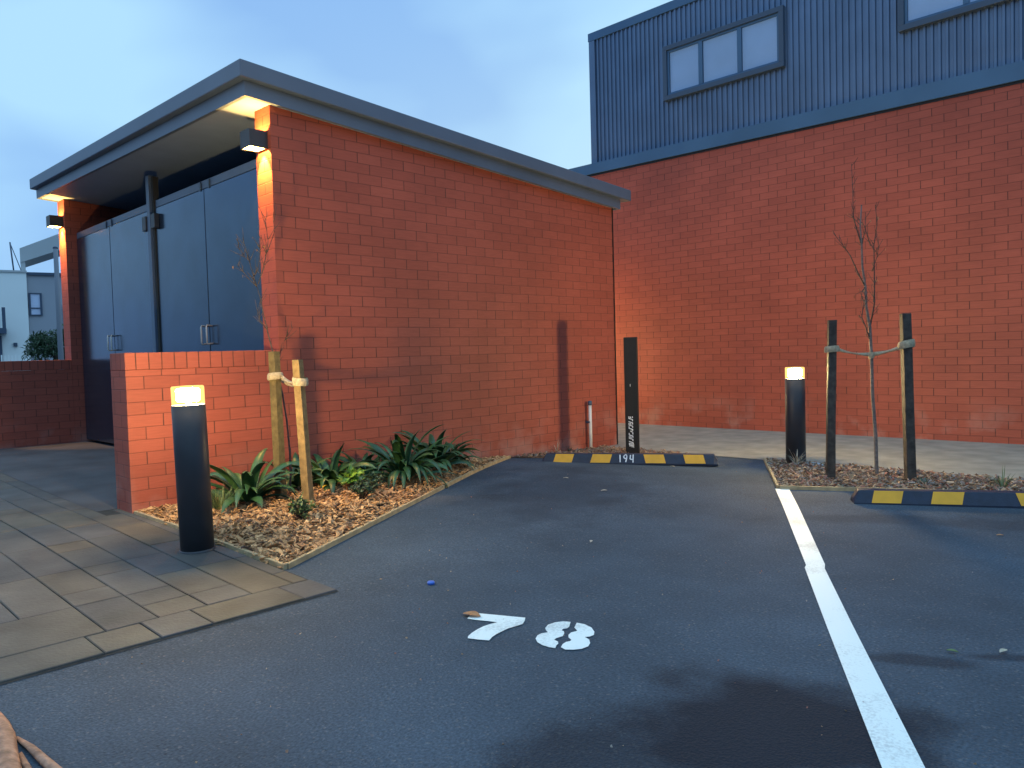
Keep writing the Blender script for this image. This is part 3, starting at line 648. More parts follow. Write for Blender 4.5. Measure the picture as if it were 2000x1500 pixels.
# windows
def window(x0, x1, z0, z1, splits):
    cx = (x0 + x1) / 2
    mb = MB(); fo = .065; y0, y1 = yb - .075, yb + .009
    mb.box(x0 - fo, x1 + fo, y0, y1, z0 - fo, z0).box(x0 - fo, x1 + fo, y0, y1, z1, z1 + fo).box(x0 - fo, x0, y0, y1, z0, z1).box(x1, x1 + fo, y0, y1, z0, z1)
    w = bbp(mb, "window", "frame", bevel=.003)
    mb = MB(); y2 = yb - .052
    t = .03
    mb.box(x0 + .001, x0 + t, y2, y1 - .004, z0, z1).box(x1 - t, x1 - .001, y2, y1 - .004, z0, z1).box(x0 + t, x1 - t, y2, y1 - .004, z0 + .001, z0 + t).box(x0 + t, x1 - t, y2, y1 - .004, z1 - t, z1 - .001)
    shift(mb, -7.4, YR, 0).build("sash", "coping", w)
    for s in splits:
        shift(MB().box(s - .03, s + .03, y2 - .004, y1 - .004, z0 + t, z1 - t), -7.4, YR, 0).build("mullion", "coping", w)
    ed = [x0 + t] + [v for s in splits for v in (s - .03, s + .03)] + [x1 - t]
    for a, b in zip(ed[::2], ed[1::2]):
        shift(MB().box(a, b, y2 + .012, y2 + .016, z0 + t, z1 - t), -7.4, YR, 0).build("pane", "glass", w)
        shift(MB().box(a - .005, b + .005, y2 + .030, y2 + .034, z0 + t - .005, z1 - t + .005), -7.4, YR, 0).build("blind", "blind", w)
window(-6.10, -4.455, 4.635, 5.255, (-5.575, -5.0))
window(-2.985, -.9, 4.635, 5.255, (-2.37, -1.6))
window(.8, 2.5, 4.635, 5.255, (1.35, 1.95))

# ------------------------------------------------------------------ bollard lights
def bollard(x, y, z, h, label, copy_of=None):
    t = thing("bollard_light", label, "bollard light", (x, y, z), 0, "black bollard lights")
    r = .088; hb = h - .102
    MB().lathe([(r + .0, -.05), (r, hb - .004), (r - .004, hb)], 40).build("post", "black", t)
    MB().lathe([(r + .006, -.02), (r + .006, .006), (r + .002, .009)], 40).build("base_plate", "black", t)
    ln_ = MB().lathe([(r - .003, hb + .001), (r - .003, h - .006), (r - .008, h)], 40, closed=False).build("lens", "lamp_lens", t)
    MB().lathe([(r - .008, h), (.0008, h + .003)], 40, closed=False).build("cap", "lamp_lens", t)
    MB().lathe([(.048, hb + .017), (.060, hb + .024), (.060, h - .020), (.048, h - .013)], 24).build("lamp", "lamp_core", t)
    return t
near_bollard = bollard(-4.215, 1.755, hg(-4.2, 1.77) + .010, .905, "lit black bollard light on the stone pavers in front of the low wall")
near_bollard.rotation_euler = (.013, -.013, 0)      # it stands a little out of plumb
bollard(-3.14, 6.87, hg(-3.12, 6.87), .905, "lit black bollard light at the end of the wood chip strip by the stake")

bollard(-7.9, 8.15, hg(-7.9, 8.15), .905, "bollard light in the gap behind the store building, known by its glow alone")

# ------------------------------------------------------------------ black post
pp = thing("square_post", "tall square black post with white vertical lettering behind the numbered wheel stop", "post", (-4.71, 6.50, 0), BA)
zb = hg(-4.71, 6.5)
MB().box(-.068, .068, -.04, .04, zb - .1, 1.205).build("post", "jet", pp, bevel=.004)
lg = MB()
yv = -.0415
def para(x0, x1, z0, z1, sl=.012):
    lg.add([(x0, yv, z0), (x1, yv, z0 - sl), (x1, yv, z1 - sl), (x0, yv, z1), (x0, yv + .002, z0), (x1, yv + .002, z0 - sl), (x1, yv + .002, z1 - sl), (x0, yv + .002, z1)],
           [(0, 1, 2, 3), (7, 6, 5, 4), (0, 4, 5, 1), (1, 5, 6, 2), (2, 6, 7, 3), (3, 7, 4, 0)])
z = .395
for i in range(9):
    h_ = .027 if i != 4 else .022
    x0 = -.033 if i != 4 else -.018
    x1 = .012
    para(x0, x1, z - h_, z - h_ + .009, .014)
    para(x1 - .009, x1, z - h_ + .010, z - .002, .003)
    if i % 3 != 1: para(x0, x0 + .009, z - h_ + .010, z - .002, .003)
    if i % 2 == 0: para(x0 + .014, x0 + .027, z - h_ + .010, z - .004, .004)
    z -= .034
for k in range(4): para(-.028 + k * .013, -.022 + k * .013, z - .006 - .004 * k, z + .026, .004)
lg.build("lettering", "white_mark", pp)
MB().box(-.012, -.004, -.0425, -.0405, .70, .725).build("screw", "steel", pp)

# ------------------------------------------------------------------ wheel stops
def wheel_stop(x, y, label, numbered):
    t = thing("wheel_stop", label, "wheel stop", (x, y, hg(x + .7, y + .4) - .006), BA, "yellow and dark wheel stops")
    LN = 1.65
    pr = [(0, 0), (0, .018), (.035, .1), (.115, .1), (.15, .018), (.15, 0)]
    secs = [(0, .02), (.035, 1), (LN - .035, 1), (LN, .02)]
    mb = MB(); vs = []; n = len(pr)
    for i, (sx_, k) in enumerate(secs):
        for (py, pz) in pr:
            if k < 1: vs.append((sx_, .075 + (py - .075) * .96, pz * .45 if pz > .02 else pz))
            else: vs.append((sx_, py, pz))
    fs = [tuple(range(n)), tuple(3 * n + i for i in range(n))[::-1]]
    for i in range(3):
        for k in range(n): fs.append((i * n + k, (i + 1) * n + k, (i + 1) * n + (k + 1) % n, i * n + (k + 1) % n))
    mb.add(vs, fs); mb.build("body", "rubber", t, bevel=.004)
    def face(px, s):     # a point on the sloping front face, s 0 at the foot, 1 at the top edge
        return (px, .035 * s - .0032, .018 + .082 * s + .0014)
    for x0, x1, sl in ((.11, .29, .022), (.47, .655, .022), (.995, 1.18, -.022), (1.36, 1.54, -.022)):
        m = MB(); q = [(x0, .03), (x1, .03), (x1 + sl, .97), (x0 + sl, .97)]
        m.prism(q, lambda a, b: face(a, b), lambda a, b: (lambda p: (p[0], p[1] + .006, p[2] - .002))(face(a, b)))
        m.build("reflector_panel", "yellow", t)
    if numbered:
        m = MB()
        def stroke(pts, w=.011):
            for (a, b), (c, d) in zip(pts[:-1], pts[1:]):
                dx, dy = c - a, (d - b) * .09; l_ = math.hypot(dx, dy) or 1; ox, oy = -dy / l_ * w / 2, dx / l_ * w / 2 / .09
                q = [(a + ox, b + oy), (a - ox, b - oy), (c - ox, d - oy), (c + ox, d + oy)]
                m.prism(q, lambda u, v: face(u, v), lambda u, v: (lambda p: (p[0], p[1] + .004, p[2] - .001))(face(u, v)))
        stroke([(.752, .92), (.756, .1)])
        stroke([(.80, .9), (.787, .72), (.795, .52), (.813, .5), (.818, .72), (.812, .92), (.80, .95)]); stroke([(.817, .6), (.808, .12)])
        stroke([(.852, .9), (.848, .45), (.882, .38)]); stroke([(.877, .95), (.876, .08)])
        m.build("number", "white_mark", t)
    return t
wheel_stop(-5.045, 5.475, "yellow and dark wheel stop marked 194 in front of the square black post", True)
wheel_stop(-2.01, 5.273, "yellow and dark wheel stop at the right edge without any number", False)

# ------------------------------------------------------------------ stakes, ties and saplings
def stake(x, y, h, rot, lean, material, label, w=.062):
    mb = MB(); z0 = hg(x, y) - .1
    n = 6; vs = []; fs = []
    for i in range(n + 1):
        f = i / n; ww = w / 2 * (1 - .06 * f)
        for a, b in ((-1, -1), (1, -1), (1, 1), (-1, 1)):
            ca, sa = math.cos(rot), math.sin(rot); px, py = a * ww, b * ww
            vs.append((px * ca - py * sa + lean[0] * f + random.uniform(-.0015, .0015), px * sa + py * ca + lean[1] * f, -.1 + (h + .1) * f))
    for i in range(n):
        for k in range(4): fs.append((i * 4 + k, i * 4 + (k + 1) % 4, i * 4 + 4 + (k + 1) % 4, i * 4 + 4 + k))
    fs.append((3, 2, 1, 0)); fs.append(tuple(n * 4 + k for k in range(4))); mb.add(vs, fs)
    o = mb.build("timber_stake", material, loc=(x, y, hg(x, y)), bevel=.004)
    return tag(o, label, "stake", "timber stakes beside the young trees")
stake(-5.02, 2.70, 1.085, .3, (-.02, 0), "stake_mid", "darker timber stake of the left pair, behind the strap leaf plant", .062)
stake(-4.655, 2.71, 1.03, .45, (-.03, -.03), "stake", "pale timber stake right of the sapling in the bark bed", .058)
stake(-2.511, 6.10, 1.285, .6, (.02, .03), "stake_dark", "dark timber stake just right of the far bollard light", .064)
stake(-1.999, 6.381, 1.32, .7, (-.025, -.02), "stake_dark", "dark timber stake right of the bare young tree", .07)

def band(mb, cx, cy, z, r, w=.05, tilt=0):
    vs = []; fs = []; seg = 14
    for k in range(seg):
        a = 2 * PI * k / seg; cz = z + tilt * math.cos(a)
        for dz, rr in ((-w / 2, r + .002), (-w / 4, r + .007), (w / 4, r + .006), (w / 2, r)): vs.append((cx + rr * math.cos(a), cy + rr * math.sin(a), cz + dz))
    for k in range(seg):
        for j in range(3): fs.append((k * 4 + j, ((k + 1) % seg) * 4 + j, ((k + 1) % seg) * 4 + j + 1, k * 4 + j + 1))
    mb.add(vs, fs, True)
def ribbon(mb, a, b, sag, w=.028, twist=1.2):
    a = Vector(a); b = Vector(b); n = 14; vs = []; fs = []; d = (b - a).normalized()
    for i in range(n + 1):
        f = i / n; p = a.lerp(b, f); p.z -= sag * 4 * f * (1 - f)
        ww = w * (.5 + .5 * abs(2 * f - 1)); an = twist * math.sin(f * PI) ; s = Vector((-d.y * math.sin(an), d.x * math.sin(an), math.cos(an)))
        nn = s.cross(d) * .004
        for q in (p + s * ww / 2 + nn, p - s * ww / 2 + nn, p - s * ww / 2 - nn, p + s * ww / 2 - nn): vs.append(tuple(q))
    for i in range(n):
        for k in range(4): fs.append((i * 4 + k, i * 4 + (k + 1) % 4, i * 4 + 4 + (k + 1) % 4, i * 4 + 4 + k))
    mb.add(vs, fs, True)
mb = MB(); band(mb, -5.035, 2.70, .955, .050, .05, .006); band(mb, -4.678, 2.69, .925, .048, .052, -.008)
ribbon(mb, (-4.99, 2.72, .955), (-4.70, 2.715, .93), .03, .035); ribbon(mb, (-5.0, 2.74, .96), (-5.158, 2.805, .95), .004, .03); ribbon(mb, (-5.155, 2.80, .945), (-4.70, 2.73, .92), .045, .028)
tag(mb.build("tree_tie", "hessian"), "pale hessian tie wrapped round the two light stakes in the bark bed", "tree tie", "hessian tree ties")
mb = MB(); band(mb, -2.494, 6.125, 1.035, .050, .05, .004); band(mb, -2.018, 6.364, 1.055, .055, .06, .012)
ribbon(mb, (-2.46, 6.14, 1.035), (-2.295, 6.37, .985), .012, .03); ribbon(mb, (-2.285, 6.385, .985), (-2.04, 6.37, 1.045), .010, .036, .6); band(mb, -2.284, 6.379, .975, .016, .05, .005)
tag(mb.build("tree_tie", "hessian"), "pale hessian tie strung between the two dark stakes", "tree tie", "hessian tree ties")

def sapling(trunk, branches, r0, material, label, jit, leaves):
    base = trunk[0]; t = thing("young_tree", label, "tree", (base[0], base[1], base[2]), 0, "bare young trees between stakes")
    n = len(trunk); mb = MB()
    rads = [r0 * (1 - .72 * i / (n - 1)) for i in range(n)]
    mb.tube([(trunk[0][0], trunk[0][1], trunk[0][2] - .08)] + trunk, [r0 * 1.25] + rads, 9)
    shift(mb, *base).build("trunk", material, t)
    tips = []
    mb = MB(); tw = MB()
    for b in branches:
        off = Vector((.7, -.7, 0)) * random.uniform(-jit, jit); pts = []
        for i, p in enumerate(b):
            pts.append(Vector(p) + off * (i / max(1, len(b) - 1)))
        r1 = r0 * (.38 if len(b) > 3 else .26)
        mb.tube(pts, [r1 * (1 - .7 * i / (len(pts) - 1)) for i in range(len(pts))], 6)
        for i in range(1, len(pts)):
            for _ in range(3):
                q = pts[i].lerp(pts[i - 1], random.random()); d = (pts[i] - pts[i - 1]).normalized()
                side = Vector((random.uniform(-1, 1), random.uniform(-1, 1), random.uniform(0, .8))).normalized()
                e = q + (d * .6 + side * .55).normalized() * random.uniform(.03, .13)
                mb.tube([q, q.lerp(e, .5) + side * .004, e], [.0024, .0018, .0010], 5); tips.append(e)
    shift(mb, *base).build("branches", "bark", t)
    lf = MB()
    for e in random.sample(tips, min(leaves, len(tips))):
        R = Euler((random.uniform(-.6, .6), random.uniform(.6, 1.8), random.uniform(0, 6.3))).to_matrix(); s_ = random.uniform(.008, .016)
        vs = [Vector(v) * s_ for v in ((0, 0, 0), (.9, .5, .1), (2, 0, -.2), (.9, -.5, .1), (.9, 0, -.12))]
        lf.add([R @ v + e for v in vs], [(0, 1, 4), (1, 2, 4), (2, 3, 4), (3, 0, 4)])
    shift(lf, *base).build("dry_leaves", "leaf_dry", t, recalc=False)
    return t
TR = [(-2.259, 6.405, -0.034), (-2.265, 6.399, 0.337), (-2.28, 6.384, 0.666), (-2.284, 6.38, 0.993), (-2.291, 6.373, 1.197), (-2.31, 6.354, 1.36), (-2.315, 6.35, 1.522), (-2.331, 6.333, 1.685), (-2.333, 6.332, 1.846), (-2.34, 6.324, 2.008), (-2.331, 6.334, 2.168)]
BR = [[(-2.291, 6.373, 1.197), (-2.27, 6.394, 1.399), (-2.277, 6.388, 1.642), (-2.284, 6.38, 1.844), (-2.271, 6.393, 2.005), (-2.288, 6.377, 2.146)],
      [(-2.289, 6.375, 1.095), (-2.317, 6.347, 1.198), (-2.343, 6.322, 1.28), (-2.336, 6.328, 1.381), (-2.315, 6.349, 1.482)],
      [(-2.315, 6.35, 1.522), (-2.355, 6.31, 1.625), (-2.4, 6.266, 1.768), (-2.442, 6.223, 1.851), (-2.499, 6.167, 1.954)],
      [(-2.333, 6.335, 1.846), (-2.352, 6.313, 1.948), (-2.374, 6.291, 2.069), (-2.374, 6.291, 2.15), (-2.373, 6.292, 2.282), (-2.377, 6.288, 2.499)],
      [(-2.27, 6.394, 1.399), (-2.251, 6.412, 1.52), (-2.239, 6.424, 1.6)], [(-2.333, 6.332, 1.846), (-2.312, 6.353, 1.966), (-2.305, 6.359, 2.107)],
      [(-2.277, 6.388, 1.642), (-2.256, 6.408, 1.763), (-2.258, 6.406, 1.904)], [(-2.34, 6.324, 2.008), (-2.357, 6.308, 2.089)],
      [(-2.315, 6.35, 1.522), (-2.344, 6.321, 1.483), (-2.357, 6.308, 1.362)], [(-2.284, 6.38, 1.844), (-2.3, 6.364, 2.006), (-2.311, 6.353, 2.067)]]
sapling(TR, BR, .0155, "bark2", "thin bare young tree held between the two dark stakes before the tall wall", .10, 26)
TL = [(-5.133, 2.824, 0.04), (-5.119, 2.837, 0.219), (-5.119, 2.837, 0.407), (-5.129, 2.828, 0.633), (-5.145, 2.812, 0.821), (-5.169, 2.788, 1.009), (-5.191, 2.766, 1.159), (-5.211, 2.746, 1.29), (-5.229, 2.729, 1.421), (-5.241, 2.717, 1.532), (-5.255, 2.703, 1.607)]
BL = [[(-5.255, 2.703, 1.607), (-5.269, 2.69, 1.682), (-5.286, 2.672, 1.793), (-5.3, 2.659, 1.886), (-5.313, 2.645, 1.96)],
      [(-5.269, 2.69, 1.682), (-5.243, 2.715, 1.755), (-5.232, 2.726, 1.865), (-5.24, 2.718, 1.939)], [(-5.286, 2.672, 1.793), (-5.32, 2.639, 1.831), (-5.341, 2.618, 1.906)],
      [(-5.255, 2.703, 1.607), (-5.296, 2.663, 1.664), (-5.331, 2.628, 1.728), (-5.356, 2.603, 1.77)],
      [(-5.249, 2.709, 1.625), (-5.225, 2.732, 1.717), (-5.206, 2.751, 1.827), (-5.193, 2.765, 1.937), (-5.203, 2.755, 2.048), (-5.206, 2.751, 2.103)],
      [(-5.211, 2.746, 1.29), (-5.246, 2.712, 1.366), (-5.258, 2.7, 1.414), (-5.242, 2.716, 1.495)], [(-5.232, 2.726, 1.865), (-5.218, 2.739, 1.956)],
      [(-5.168, 2.789, 1.027), (-5.147, 2.81, 1.12), (-5.112, 2.844, 1.23), (-5.071, 2.886, 1.303)],
      [(-5.206, 2.751, 1.827), (-5.177, 2.78, 1.918), (-5.154, 2.803, 2.009), (-5.162, 2.796, 2.101)], [(-5.32, 2.639, 1.831), (-5.33, 2.628, 1.913)]]
sapling(TL, BL, .0085, "bark", "thin leaning bare sapling between the two pale stakes", .05, 6)

# ------------------------------------------------------------------ planting
def blade(mb, base, az, length, width, rise, droop, twist=0):
    n = 9; vs = []; fs = []
    d = Vector((math.cos(az), math.sin(az), 0)); s = Vector((-math.sin(az), math.cos(az), 0))
    p = Vector(base); ang = rise
    for i in range(n + 1):
        f = i / n
        w = width * min(1, .35 + f * 2.2) * (1 - max(0, f - .45) ** 2 / .31) if f < .999 else .001
        t = d * math.cos(ang) + Vector((0, 0, math.sin(ang)))
        nn = t.cross(s) * -1
        sd = s * math.cos(twist * f) + nn * math.sin(twist * f)
        up = nn if nn.z > 0 else nn
        vs += [tuple(p - sd * w / 2 + up * w * .16), tuple(p - sd * w * .22), tuple(p + sd * w * .22), tuple(p + sd * w / 2 + up * w * .16)]
        p = p + t * length / n; ang -= droop / n * (.4 + 1.2 * f)
    for i in range(n):
        for k in range(3): fs.append((i * 4 + k, i * 4 + k + 1, i * 4 + 5 + k, i * 4 + 4 + k))
    mb.add(vs, fs, True)
bz = mound(bed1, .035)
def strap_plant(x, y, n, size, wid, label, seed, yellow=None, bias=None):
    random.seed(seed); z = bz(x, y) + .004
    t = thing("strap_leaf_plant", label, "plant", (x, y, z), 0, "strap leaf plants along the side wall")
    mb = MB()
    for i in range(n):
        f = i / n; az = i * 2.4 + random.uniform(-.35, .35)
        if bias is not None and random.random() < .3: az = bias + random.uniform(-.7, .7)
        rise = 1.38 - .85 * f ** 1.1 + random.uniform(-.15, .15)
        ln_ = size * random.uniform(.72, 1.12)
        blade(mb, (math.cos(az) * .02 * (1 + f), math.sin(az) * .02 * (1 + f), 0), az, ln_, wid * random.uniform(.75, 1.15), rise, random.uniform(1.1, 3.0), random.uniform(-.8, .8))
    mb.build("leaves", "leaf", t, recalc=False)
    if yellow:
        m = MB(); blade(m, (.03, -.03, 0), yellow, .13, .05, .9, 2.6); m.build("yellow_leaf", "yellow_leaf", t, recalc=False)
    return t
strap_plant(-5.02, 2.46, 42, .46, .064, "large strap leaf plant in front of the left pale stake", 11)
strap_plant(-5.16, 3.20, 32, .43, .060, "strap leaf plant with a yellow base leaf, just right of the stakes", 12, yellow=-1.2)
strap_plant(-4.93, 3.72, 46, .54, .066, "wide spreading strap leaf plant in the middle of the bed", 13, bias=-.3)
strap_plant(-5.13, 4.20, 44, .52, .064, "tall dark green strap leaf plant second from the far end of the clump", 14)

strap_plant(-5.28, 2.98, 26, .34, .055, "low dark strap leaf plant behind and between the two left stakes", 15)
strap_plant(-5.22, 3.52, 28, .40, .056, "strap leaf plant close to the wall behind the lime green plant", 16)
strap_plant(-5.28, 4.50, 24, .34, .050, "smallest strap leaf plant at the far tip of the clump by the wall", 17)

def shrub(x, y, rad, h, n, lsz, material, label, seed, name="small_shrub", cat="shrub", extra=None):
    random.seed(seed); z = bz(x, y)
    t = thing(name, label, cat, (x, y, z), 0)
    st = MB(); lf = MB()
    for i in range(n):
        az = random.uniform(0, 2 * PI); r = rad * math.sqrt(random.random()); hh = h * random.uniform(.55, 1) * (1 - .35 * (r / rad) ** 2)
        tip = Vector((math.cos(az) * r, math.sin(az) * r, hh)); mid = Vector((math.cos(az) * r * .35, math.sin(az) * r * .35, hh * .55))
        st.tube([(0, 0, -.01), mid, tip], [.003, .0022, .001], 5)
        for _ in range(9):
            f = random.uniform(.3, 1); q = mid.lerp(tip, f)
            R = Euler((random.uniform(-.9, .9), random.uniform(-1.1, .5), random.uniform(0, 6.3))).to_matrix(); s_ = lsz * random.uniform(.6, 1.2)
            vs = [Vector(v) * s_ for v in ((0, 0, 0), (.45, .26, .06), (1, 0, 0), (.45, -.26, .06), (.5, 0, -.05))]
            lf.add([R @ v + q for v in vs], [(0, 4, 1), (1, 4, 2), (2, 4, 3), (3, 4, 0)])
    st.build("stems", "bark", t); lf.build("leaves", material, t, recalc=False)
    return t
shrub(-4.27, 2.42, .115, .17, 34, .034, "leaf_olive", "small olive green shrub on the bark in front of the pale stakes", 21)
shrub(-4.86, 3.20, .11, .20, 14, .075, "leaf_lime", "small bright lime green plant between the strap leaf plants", 22, "small_plant", "plant")
shrub(-4.52, 3.05, .12, .17, 34, .036, "leaf_dark", "small dark grey green shrub in front of the lime plant", 23)
shrub(-4.70, 3.28, .10, .16, 22, .036, "leaf_dark", "dark wispy shrub right of the lime plant", 26)
shrub(-5.30, 2.78, .13, .13, 22, .05, "leaf_dark", "low dark foliage at the foot of the pale stakes", 27)
def tuft(x, y, n, h, material, label, seed, zf=bz, name="grass_tuft", sp=.04):
    random.seed(seed); t = thing(name, label, "grass", (x, y, zf(x, y)), 0); mb = MB()
    for i in range(n):
        az = random.uniform(0, 6.3); r = random.random() * sp
        blade(mb, (math.cos(az) * r, math.sin(az) * r, 0), az, h * random.uniform(.5, 1.1), .006, random.uniform(.9, 1.5), random.uniform(.3, 1.6))
    mb.build("blades", material, t, recalc=False); return t
tuft(-4.93, 2.22, 110, .19, "leaf_olive", "fine grass tuft beside the near bollard light", 31, sp=.06)
b2 = mound(bed2, .02); b3 = mound(bed3, .012)
tuft(-3.03, 6.66, 26, .2, "leaf_dry2", "dried weed in front of the far bollard light", 32, b2, "dry_weed", .02)
tuft(-1.40, 6.45, 22, .17, "leaf_olive", "small green weed in the wood chips at the right edge", 33, b2, "weed", .03)
tuft(-1.86, 6.25, 14, .09, "leaf_dark", "tiny dark weed in the wood chips right of the stake", 34, b2, "weed", .02)
tuft(-5.40, 6.30, 16, .10, "leaf_dark", "small dark weed at the foot of the side wall", 35, b3, "weed", .02)
tuft(-5.42, 6.12, 6, .16, "leaf_dry2", "thin dry grass stalks at the foot of the side wall", 36, b3, "dry_weed", .01)
random.seed(5)

# ------------------------------------------------------------------ small things
pz = hg(-5.43, 6.70)
t = thing("standpipe", "white plastic standpipe with a dark top beside the side wall", "pipe", (-5.425, 6.70, pz))
MB().lathe([(.018, -.1), (.018, .50)], 16).build("pipe", "white", t)
MB().lathe([(.022, .50), (.024, .505), (.024, .545), (.012, .55)], 16).build("cap", "frame", t)
MB().box(-.05, .006, -.02, .02, .30, .322).build("clip", "frame", t)
pd = MB(); pd.prism([(-.12, -.09), (.10, -.11), (.15, .02), (.06, .11), (-.10, .09)], lambda x, y: (x, y, -.03), lambda x, y: (x * .92, y * .92, .035))
tag(pd.build("concrete_pad", "stone", loc=(-3.0, 6.80, hg(-3, 6.8)), bevel=.006), "pale broken concrete footing beside the far bollard light", "concrete block")
cp = MB().lathe([(.0175, 0), (.018, .010), (.015, .014), (.001, .0145)], 20)
tag(cp.build("bottle_cap", "blue", loc=(-2.80, 2.25, hg(-2.8, 2.25) + .001)), "small blue bottle cap on the asphalt", "bottle cap")

def leaf_obj(x, y, s_, material, label, rz, z=None, wid=.45):
    mb = MB(); n = 6; vs = []; fs = []
    for i in range(n + 1):
        f = i / n; w = wid * s_ * math.sin(PI * min(1, f * .93 + .05)) * .5; c = .18 * s_ * math.sin(f * PI) 
        vs += [(s_ * (f - .5), -w, .004 + c * .6), (s_ * (f - .5), 0, .002 + c * .25), (s_ * (f - .5), w, .006 + c * .5)]
    for i in range(n):
        for k in range(2): fs.append((i * 3 + k, i * 3 + k + 1, i * 3 + 4 + k, i * 3 + 3 + k))
    mb.add(vs, fs, True)
    o = mb.build("fallen_leaf", material, loc=(x, y, (hg(x, y) if z is None else z) + .004), recalc=False); o.rotation_euler = (0, 0, rz)
    return tag(o, label, "leaf", "fallen leaves on the asphalt")
leaf_obj(-2.325, 2.075, .085, "leaf_dry", "brown leaf lying on the left tip of the painted seven", .25, wid=.55)
leaf_obj(-3.584, 4.571, .05, "leaf_dry2", "pale leaf in the middle of the bay before the numbered wheel stop", 1.0)
leaf_obj(-2.711, 3.332, .04, "leaf_dry2", "tiny pale leaf halfway between the painted number and the wheel stop", 2.0)
leaf_obj(-1.058, 4.816, .035, "leaf_dry", "tiny brown leaf in the right bay near the wheel stop", .6)
leaf_obj(-.779, 2.897, .035, "leaf_olive", "tiny green leaf right of the white line by the dark stain", .2)
leaf_obj(-.651, 3.007, .04, "leaf_dry2", "tiny pale leaf farthest right by the dark stain", 1.2)
leaf_obj(-4.16, 4.80, .045, "leaf_dry2", "pale leaf close to the long timber edging", .4)
leaf_obj(-3.92, 6.02, .05, "leaf_dry2", "pale leaf at the foot of the numbered wheel stop", .1)
tg = MB().box(-.02, .02, -.001, .001, 0, .05)
tag(tg.build("plant_tag", "white", loc=(-4.83, 3.60, bz(-4.83, 3.6) + .045), bevel=.001), "tiny white plant tag under the middle strap leaf plant", "plant tag")
o = leaf_obj(-4.84, 3.56, .10, "leaf_dry", "orange dead leaf under the middle strap leaf plant", .5, bz(-4.84, 3.56) + .04, .7); o["group"] = "dead leaves in the bed"

# grit and leaf crumbs
gm = MB()
for i in range(420):
    x = random.uniform(-4.6, 1.5); y = random.uniform(.6, 6.5)
    if random.random() < .6: y = random.uniform(.6, 3.5)
    if x < -3.7 - (y - 1.95) * .55 or (x < PX0 and y < 1.95): continue
    if y > 5.2 + (x + 2.0) * .5 + .1 and x > -2.7: continue
    s_ = random.uniform(.002, .006); z = hg(x, y)
    if y > 5.3 + (x + 5.0) * .55 : continue
    vs = [(x + random.uniform(-1, 1) * s_, y + random.uniform(-1, 1) * s_, z + .001 + (s_ * .9 if k > 3 else 0)) for k in range(6)]
    gm.add(vs, [(0, 1, 4), (1, 2, 4), (2, 3, 5), (0, 4, 5), (4, 2, 5), (3, 0, 5)])
o = gm.build("grit", "chips_grey", recalc=True); tag(o, "scattered grit and leaf crumbs on the asphalt", "grit", kind="stuff")

# dried palm base in the near left corner
fr = thing("dry_palm_piece", "dry brown split palm husk lying at the bottom left corner", "husk", (-2.62, .50, hg(-2.6, .5)))
def husk(pts, w, name, mat_):
    m = MB(); vs = []; fs = []; n = len(pts)
    for i, p in enumerate(pts):
        p = Vector(p); f = i / (n - 1); ww = w * (1 - .75 * f ** 2); d = (Vector(pts[min(i + 1, n - 1)]) - Vector(pts[max(i - 1, 0)])).normalized(); s = Vector((-d.y, d.x, 0)).normalized()
        for k in range(7):
            a = (k / 6 - .5) * 2.4; q = p + s * math.sin(a) * ww / 2 + Vector((0, 0, math.cos(a) * ww * .42 + .002 * math.sin(k * 5 + i * 3))); vs.append(tuple(q))
    for i in range(n - 1):
        for k in range(6): fs.append((i * 7 + k, i * 7 + k + 1, i * 7 + 8 + k, i * 7 + 7 + k))
    m.add(vs, fs, True); return m.build(name, mat_, fr, recalc=False, solid=.004)
husk([(.62, -.10, .0), (.42, -.075, .004), (.22, -.045, .010), (.06, -.012, .012), (-.06, .008, .006), (-.17, .02, 0)], .085, "husk", "frond")
husk([(.56, .055, 0), (.40, .052, .0), (.28, .042, .004), (.16, .034, .004), (.05, .026, 0)], .030, "strip", "frond")
husk([(.60, -.02, .0), (.42, -.01, .0), (.28, .0, .0), (.16, .008, 0)], .022, "strip", "frond")

# ------------------------------------------------------------------ far houses on the left
D0 = 45.0; CN = Vector((-.972, .233, 0)).normalized(); CT = Vector((.233, .972, 0)).normalized()
K = D0 / 26.0
def bx(mb, l0, l1, d0, d1, z0, z1):
    """box given by lateral, depth (beyond D0) and height"""
    vs = []
    for z in (z0, z1):
        for l, d in ((l0, d0), (l1, d0), (l1, d1), (l0, d1)):
            p = CN * (D0 + d) + CT * l; vs.append((p.x, p.y, z))
    return mb.add(vs, [(0, 3, 2, 1), (4, 5, 6, 7), (0, 1, 5, 4), (1, 2, 6, 5), (2, 3, 7, 6), (3, 0, 4, 7)])
def zz(px_z): return 1.07 + (px_z - .08 - 1.07) * K
def bpos(l, d=0):
    p = CN * (D0 + d) + CT * l; return (p.x, p.y, 0)
h1 = thing("white_house", "white rendered two storey house at the far left edge", "house", bpos(-1.5))
def hb(mb, name, m, parent, root): return shift(mb, *root.location).build(name, m, parent)
hb(bx(MB(), -7, -.10, 0, 8, -.2, zz(3.84)), "wall", "render_white", h1, h1)
hb(bx(MB(), -7.1, -.07, -.06, 8, zz(3.84), zz(3.84) + .1), "roof_edge", "render_pale", h1, h1)
w_ = hb(bx(MB(), -2.6, -1.03, -.9, -.02, zz(2.10), zz(2.25)), "balcony", "frame", h1, h1)
hb(bx(MB(), -1.17, -1.03, -.9, -.75, zz(2.25), zz(2.82)), "balcony_post", "frame", h1, h1)
hb(bx(MB(), -2.6, -1.25, -.08, -.01, zz(1.0), zz(2.05)), "entry_recess", "frame", h1, h1)
mb = MB()
for k in range(9): bx(mb, -2.5 + k * .15, -2.46 + k * .15, -.88, -.85, zz(2.25), zz(2.85))
hb(mb, "balustrade", "render_pale", h1, h1)
